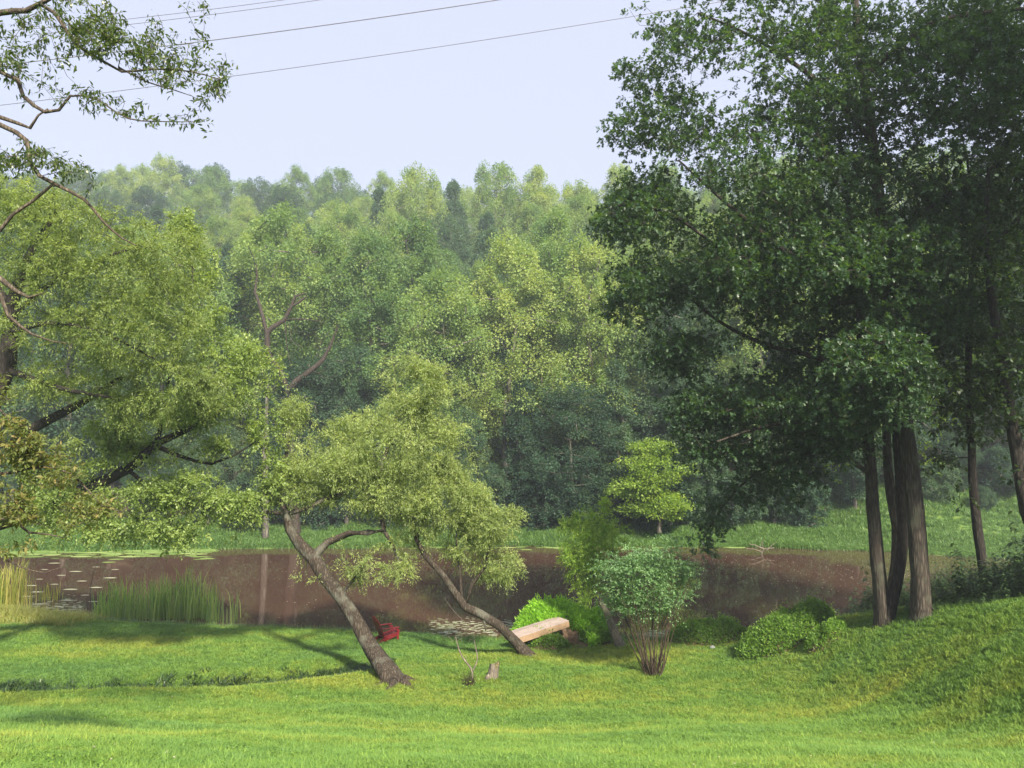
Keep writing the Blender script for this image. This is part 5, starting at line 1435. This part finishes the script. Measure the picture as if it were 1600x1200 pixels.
# ------------------------------------------------------------------ wooden ramp
def wood_mat(name, c1, c2, ax=(1, 1, 1), rough=.75):
    m, nt, out = node_mat(name)
    tc = N(nt, 'ShaderNodeTexCoord'); mp = N(nt, 'ShaderNodeMapping'); mp.inputs['Scale'].default_value = ax
    oi = N(nt, 'ShaderNodeObjectInfo')
    nt.links.new(tc.outputs['Object'], mp.inputs['Vector'])
    n = N(nt, 'ShaderNodeTexNoise', Scale=6.0, Detail=8.0, Roughness=.65); nt.links.new(mp.outputs[0], n.inputs['Vector'])
    n2 = N(nt, 'ShaderNodeTexNoise', Scale=3.0, Detail=3.0); nt.links.new(tc.outputs['Object'], n2.inputs['Vector'])
    ad = N(nt, 'ShaderNodeMath', operation='MULTIPLY_ADD'); ad.inputs[1].default_value = .5
    nt.links.new(n2.outputs['Fac'], ad.inputs[0]); nt.links.new(n.outputs['Fac'], ad.inputs[2])
    ad2 = N(nt, 'ShaderNodeMath', operation='MULTIPLY_ADD'); ad2.inputs[1].default_value = .22
    nt.links.new(oi.outputs['Random'], ad2.inputs[0]); nt.links.new(ad.outputs[0], ad2.inputs[2])
    r = ramp(nt, [(.55, c1), (1.0, c2)]); nt.links.new(ad2.outputs[0], r.inputs['Fac'])
    bs = N(nt, 'ShaderNodeBsdfPrincipled'); bs.inputs['Roughness'].default_value = rough
    nt.links.new(r.outputs['Color'], bs.inputs['Base Color'])
    bp = N(nt, 'ShaderNodeBump', Strength=.3, Distance=.01); nt.links.new(n.outputs['Fac'], bp.inputs['Height']); nt.links.new(bp.outputs['Normal'], bs.inputs['Normal'])
    nt.links.new(bs.outputs[0], out.inputs['Surface'])
    return m
M['ramp_top'] = wood_mat('weathered_board', (.15, .115, .10), (.34, .275, .25), (1.5, 18, 6))
M['ramp_side'] = wood_mat('pine_beam', (.15, .095, .058), (.31, .21, .135), (1.5, 14, 14))
lv = Vector(Cc - Bc); L = lv.length; lx = lv.normalized()
wv = Vector((-lx.y, lx.x, 0)).normalized()
nv = lx.cross(wv).normalized()
ramp_e = empty('wooden_ramp', tuple(Bc)); tag(ramp_e, 'low wooden plank ramp rising to the right in front of the grassy mound', 'ramp')
ramp_e.matrix_world = Matrix(((lx.x, wv.x, nv.x, Bc[0]), (lx.y, wv.y, nv.y, Bc[1]), (lx.z, wv.z, nv.z, Bc[2]), (0, 0, 0, 1)))
W = .95
nb = 6; bwid = W / nb
for i in range(nb):
    mb = MB(); mb.box((L / 2 + random.uniform(-.012, .012), bwid * (i + .5), -.018 + random.uniform(-.004, .004)), (L + .02, bwid - .012, .036), bev=.004)
    mb.build('plank', M['ramp_top'], ramp_e)
for y in (.025, W - .025, W / 2):
    mb = MB(); mb.box((L / 2, y, -.040 - .12), (L - .004, .045, .235), bev=.004)
    mb.build('side_beam', M['ramp_side'], ramp_e)
for x in (.03, L - .03):
    mb = MB(); mb.box((x, W * .26, -.16), (.045, W * .5 - .08, .22)); mb.box((x, W * .74, -.16), (.045, W * .5 - .08, .22))
    mb.build('end_beam', M['ramp_side'], ramp_e)

# ------------------------------------------------------------------ red garden chair
def paint_mat(name, col, rough=.45):
    m, nt, out = node_mat(name)
    g = N(nt, 'ShaderNodeTexCoord'); n = N(nt, 'ShaderNodeTexNoise', Scale=14.0, Detail=6.0)
    nt.links.new(g.outputs['Object'], n.inputs['Vector'])
    r = ramp(nt, [(.3, tuple(c * .65 for c in col)), (.6, col), (.8, tuple(min(1, c * 1.25 + .02) for c in col))]); nt.links.new(n.outputs['Fac'], r.inputs['Fac'])
    bs = N(nt, 'ShaderNodeBsdfPrincipled'); bs.inputs['Roughness'].default_value = rough
    nt.links.new(r.outputs['Color'], bs.inputs['Base Color']); nt.links.new(bs.outputs[0], out.inputs['Surface'])
    return m
M['red'] = paint_mat('red_paint', (.15, .007, .014))
gch = G(603, 1002)
ch = empty('garden_chair', (gch.x, gch.y, gch.z - .02), math.radians(33)); tag(ch, 'red slatted wooden garden chair with reclined back facing the pond', 'chair')
def rotY(a): return Matrix.Rotation(a, 3, 'Y')
sc_ = 1.14
for s in (-1, 1):
    mb = MB(); mb.box((.36 * sc_, s * .29 * sc_, .27 * sc_), (.09, .028, .56), bev=.004); mb.build('front_leg', M['red'], ch)
    mb = MB()
    mb.prism([(.40, .36), (.40, .24), (-.42, .0), (-.50, .0), (-.50, .05), (-.1, .27)], s * .25 - .014, s * .25 + .014, lambda x, y, z: (x * sc_, z * sc_, y * sc_)); mb.build('rear_leg', M['red'], ch)
    mb = MB(); mb.box((.03 * sc_, s * .34 * sc_, .565 * sc_), (.80, .13, .025), bev=.004); mb.build('armrest', M['red'], ch)
    mb = MB(); mb.prism([(.33, .545), (.33, .40), (.24, .545)], s * .33 - .012, s * .33 + .012, lambda x, y, z: (x * sc_, z * sc_, y * sc_)); mb.build('arm_bracket', M['red'], ch)
for i in range(6):
    x = .42 - i * .105; z = .375 - i * .033
    mb = MB(); mb.box((x * sc_, 0, z * sc_), (.092, .56 * sc_, .022), rotY(-.30), bev=.003); mb.build('seat_slat', M['red'], ch)
for i in range(5):
    k = i - 2; hgt = (.93 - .035 * k * k) * sc_
    rx = Matrix.Rotation(-math.radians(24), 3, 'Y') @ Matrix.Rotation(math.radians(-2.2 * k), 3, 'X')
    c = Vector((-.14, k * .112 * 1.0, .17)) * sc_ + rx @ Vector((0, 0, hgt / 2))
    mb = MB(); mb.box(c, (.02, .098 + .01, hgt), rx, bev=.004); mb.build('back_slat', M['red'], ch)
rx = Matrix.Rotation(-math.radians(24), 3, 'Y')
for z, wd in ((.12, .5), (.40, .72)):
    c = Vector((-.14, 0, .17)) * sc_ + rx @ Vector((-.028, 0, z))
    mb = MB(); mb.box(c, (.025, wd, .07), rx, bev=.003); mb.build('back_rail', M['red'], ch)
mb = MB(); mb.box((.43 * sc_, 0, .31 * sc_), (.022, .56, .10), bev=.003); mb.build('front_apron', M['red'], ch)

# ------------------------------------------------------------------ stump, dead bush, stones, branch in the water
g0 = G(769, 1062)
st = empty('tree_stump', tuple(g0), .3); tag(st, 'short split grey log stump standing in the lawn beside the dead bush', 'stump')
R = np.random.default_rng(801)
mb = MB()
n = 18; rings = [(-.08, .27), (.05, .24), (.2, .215), (.38, .20), (.5, .195)]
for k, (z, r) in enumerate(rings):
    for j in range(n):
        a = 2 * math.pi * j / n
        q = r * (1 + .12 * math.sin(3 * a + 1) + .05 * math.sin(7 * a)) * (1 - .38 * math.exp(-((a - 4.2) / .35) ** 2) * (1 if z > .02 else 0))
        mb.v.append((math.cos(a) * q * .85 + z * .18, math.sin(a) * q, z + (.07 * math.sin(a * 2 + .7) + .03 * math.sin(5 * a) if k == 4 else 0)))
for k in range(4):
    for j in range(n): mb.f.append((k * n + j, k * n + (j + 1) % n, k * n + n + (j + 1) % n, k * n + n + j))
mb.build('bark', M['pale_wood'], st, smooth=True)
mb = MB(); base_i = 0
mb.v.append((.08, 0, .44))
for j in range(n):
    a = 2 * math.pi * j / n; q = .195 * (1 + .12 * math.sin(3 * a + 1) + .05 * math.sin(7 * a)) * (1 - .38 * math.exp(-((a - 4.2) / .35) ** 2)) * .93
    mb.v.append((math.cos(a) * q * .85 + .09, math.sin(a) * q, .48 + .07 * math.sin(a * 2 + .7) + .03 * math.sin(5 * a)))
for j in range(n): mb.f.append((0, 1 + j, 1 + (j + 1) % n))
M['mossy'] = bark_mat('mossy_cut', (.07, .06, .03), (.24, .2, .1), scale=10, bump=.5, moss=(.1, .13, .03))
mb.build('cut_face', M['mossy'], st)
mb = MB(); mb.tube([(-.22, -.1, -.02), (-.2, -.14, .14), (-.15, -.13, .22)], [.09, .08, .05], 9); mb.build('root_knob', M['pale_wood'], st, smooth=True)

g0 = G(733, 1075); dd = g0.y
R = np.random.default_rng(811)
sk = [([np.array(g0) - [0, 0, .05], P(738, 1050, dd), P(722, 1026, dd), P(715, 1008, dd), P(712, 995, dd)], [.04, .034, .026, .02, .01]),
      ([P(738, 1050, dd), P(746, 1030, dd), P(743, 1012, dd), P(741, 1000, dd)], [.026, .022, .018, .01]),
      ([P(728, 1035, dd), P(728, 1024, dd)], [.014, .008]), ([P(741, 1001, dd), P(738, 985, dd), P(722, 968, dd), P(705, 950, dd), P(695, 935, dd)], [.008, .007, .006, .005, .003])]
e, tips = build_tree('dead_bush', sk, blob_points([(715, 985, 28, 26, dd, .5), (735, 995, 22, 14, dd, .4), (700, 950, 16, 24, dd, .3)], 60, R, .2), M['pale_wood'], None, tuple(g0), 'small dead bush with bleached bare stems left of the stump', cat='bush', seed=812, tip_r=.0035, step=.15, jit=.15, flare=0)
mb = MB()
for i in range(130):
    a = R.uniform(0, 6.28); r = R.uniform(.0, .26); t = R.uniform(.2, .55)
    s = Vector((math.cos(a) * r * .5, math.sin(a) * r * .5, -.02)); q = Vector((math.cos(a) * r * 1.4 + .05, math.sin(a) * r, t))
    mb.tube([s, (s + q) / 2 + Vector(R.normal(0, .04, 3)), q], [.007, .006, .003], 3, cap=False)
o = mb.build('twig_tangle', M['shrub_bark'], e); o['kind'] = 'stuff'
p = np.array(g0) + np.stack([R.normal(.1, .16, 240), R.normal(0, .13, 240), R.uniform(.05, .75, 240) * R.random(240)], -1)
o = leaf_cloud('leaf_cover', T_OVAL, p, norm(R.normal(0, 1, p.shape)), norm(R.normal(0, .4, p.shape) + [0, 0, 1]), R.uniform(.05, .1, 240), R.random(240), M['bush_leaf'], e, local=g0); o['kind'] = 'stuff'

def stone(px, py, r, label, seed, mat):
    g0 = G(px, py); R = np.random.default_rng(seed)
    bm_v = []; n = 12; mb = MB()
    for k in range(7):
        ph = math.pi * k / 6
        for j in range(n):
            a = 2 * math.pi * j / n; q = r * (1 + .22 * float(vnoise(math.cos(a) * 1.6 + seed, math.sin(a) * 1.6 + ph)))
            mb.v.append((math.cos(a) * math.sin(ph) * q, math.sin(a) * math.sin(ph) * q * .8, -math.cos(ph) * q * .75 + r * .45))
    for k in range(6):
        for j in range(n): mb.f.append((k * n + j, k * n + (j + 1) % n, k * n + n + (j + 1) % n, k * n + n + j))
    o = mb.build('stone', mat, None, smooth=True); o.location = g0; tag(o, label, 'stone')
M['stone'] = bark_mat('grey_stone', (.16, .17, .18), (.36, .37, .39), scale=5, bump=.5, stretch=1)
stone(1113, 1015, .13, 'small upright grey stone on the lawn right of the vase-shaped shrub', 3, M['stone'])
stone(1272, 996, .13, 'small grey stone at the foot of the domed bush', 5, M['stone'])
stone(934, 996, .14, 'pale stone in the weeds at the right side of the grassy mound', 8, M['stone'])

x, y = wat(1190, 866)
b0 = np.array([x, y, 0.])
pp = lambda a, b: P(a, b, y)
snag('sunken_branch', tuple(b0), [([pp(1192, 872), pp(1190, 864), pp(1194, 858), pp(1210, 856), pp(1208, 860)], [.05, .06, .06, .04, .02]), ([pp(1194, 858), pp(1180, 852), pp(1170, 850)], [.05, .035, .02]), ([pp(1192, 856), pp(1190, 848), pp(1193, 843)], [.04, .03, .015]),
    ([pp(1190, 862), pp(1178, 858), pp(1166, 857)], [.04, .03, .02]), ([pp(1198, 860), pp(1206, 852), pp(1212, 848)], [.03, .025, .012])], M['pale_wood'], 'bleached white branch sticking out of the water near the far bank', cat='branch')
x, y = wat(140, 945)
pp = lambda a, b: P(a, b, y)
snag('bare_branch', (x, y, 0), [([pp(141, 948), pp(142, 915), pp(147, 890), pp(155, 872), pp(152, 866)], [.022, .02, .017, .012, .006]), ([pp(155, 875), pp(165, 872), pp(168, 878)], [.01, .008, .004]), ([pp(143, 900), pp(130, 890), pp(128, 875), pp(122, 870)], [.012, .01, .007, .004])],
     M['fore_bark'], 'thin bare tan branch rising from the water beside the left cattails', cat='branch')

# ------------------------------------------------------------------ overhead wires
def wire(p0, p1, d0, d1, label, r=.02):
    a = P(p0[0], p0[1], d0); b = P(p1[0], p1[1], d1)
    dv = b - a; a = a - dv * .35; b = b + dv * .6
    L = np.linalg.norm(b - a)
    pts = [tuple(a * (1 - t) + b * t - np.array([0, 0, 1]) * L * .012 * 4 * t * (1 - t) + np.array([0, 0, 1]) * L * .010) for t in np.linspace(0, 1, 25)]
    mb = MB(); mb.tube(pts, r, 6)
    o = mb.build('overhead_wire', M['wire'], None, smooth=True); tag(o, label, 'wire', 'overhead wires across the sky')
M['wire'] = paint_mat('wire', (.16, .16, .18), .5)
wire((0, 170), (990, 25), 40, 40, 'lowest thin overhead wire crossing the sky from left branch to the oaks', .018)
wire((0, 106), (775, 0), 38, 38, 'thicker dark overhead wire, second from the lowest', .024)
wire((0, 62), (490, 1), 38, 38, 'lower wire of the close pair at the top left', .015)
wire((0, 52), (440, 0), 39, 39, 'uppermost overhead wire of the close pair at the top left', .015)

# ------------------------------------------------------------------ summer haze
m, nt, out = node_mat('haze')
pv = N(nt, 'ShaderNodeVolumePrincipled'); pv.inputs['Density'].default_value = .0009
pv.inputs['Color'].default_value = (.80, .91, 1.0, 1); pv.inputs['Anisotropy'].default_value = .2
nt.links.new(pv.outputs[0], out.inputs['Volume'])
mb = MB(); mb.box((0, 175, 44.5), (1010, 660, 93))
hz = mb.build('haze', m); tag(hz, 'thin pale summer haze over the pond and hills', kind='stuff')

print('triangles', sum(sum(len(p.vertices) - 2 for p in m.polygons) if len(m.polygons) < 2000 else len(m.loops) - 2 * len(m.polygons) for m in bpy.data.meshes) )
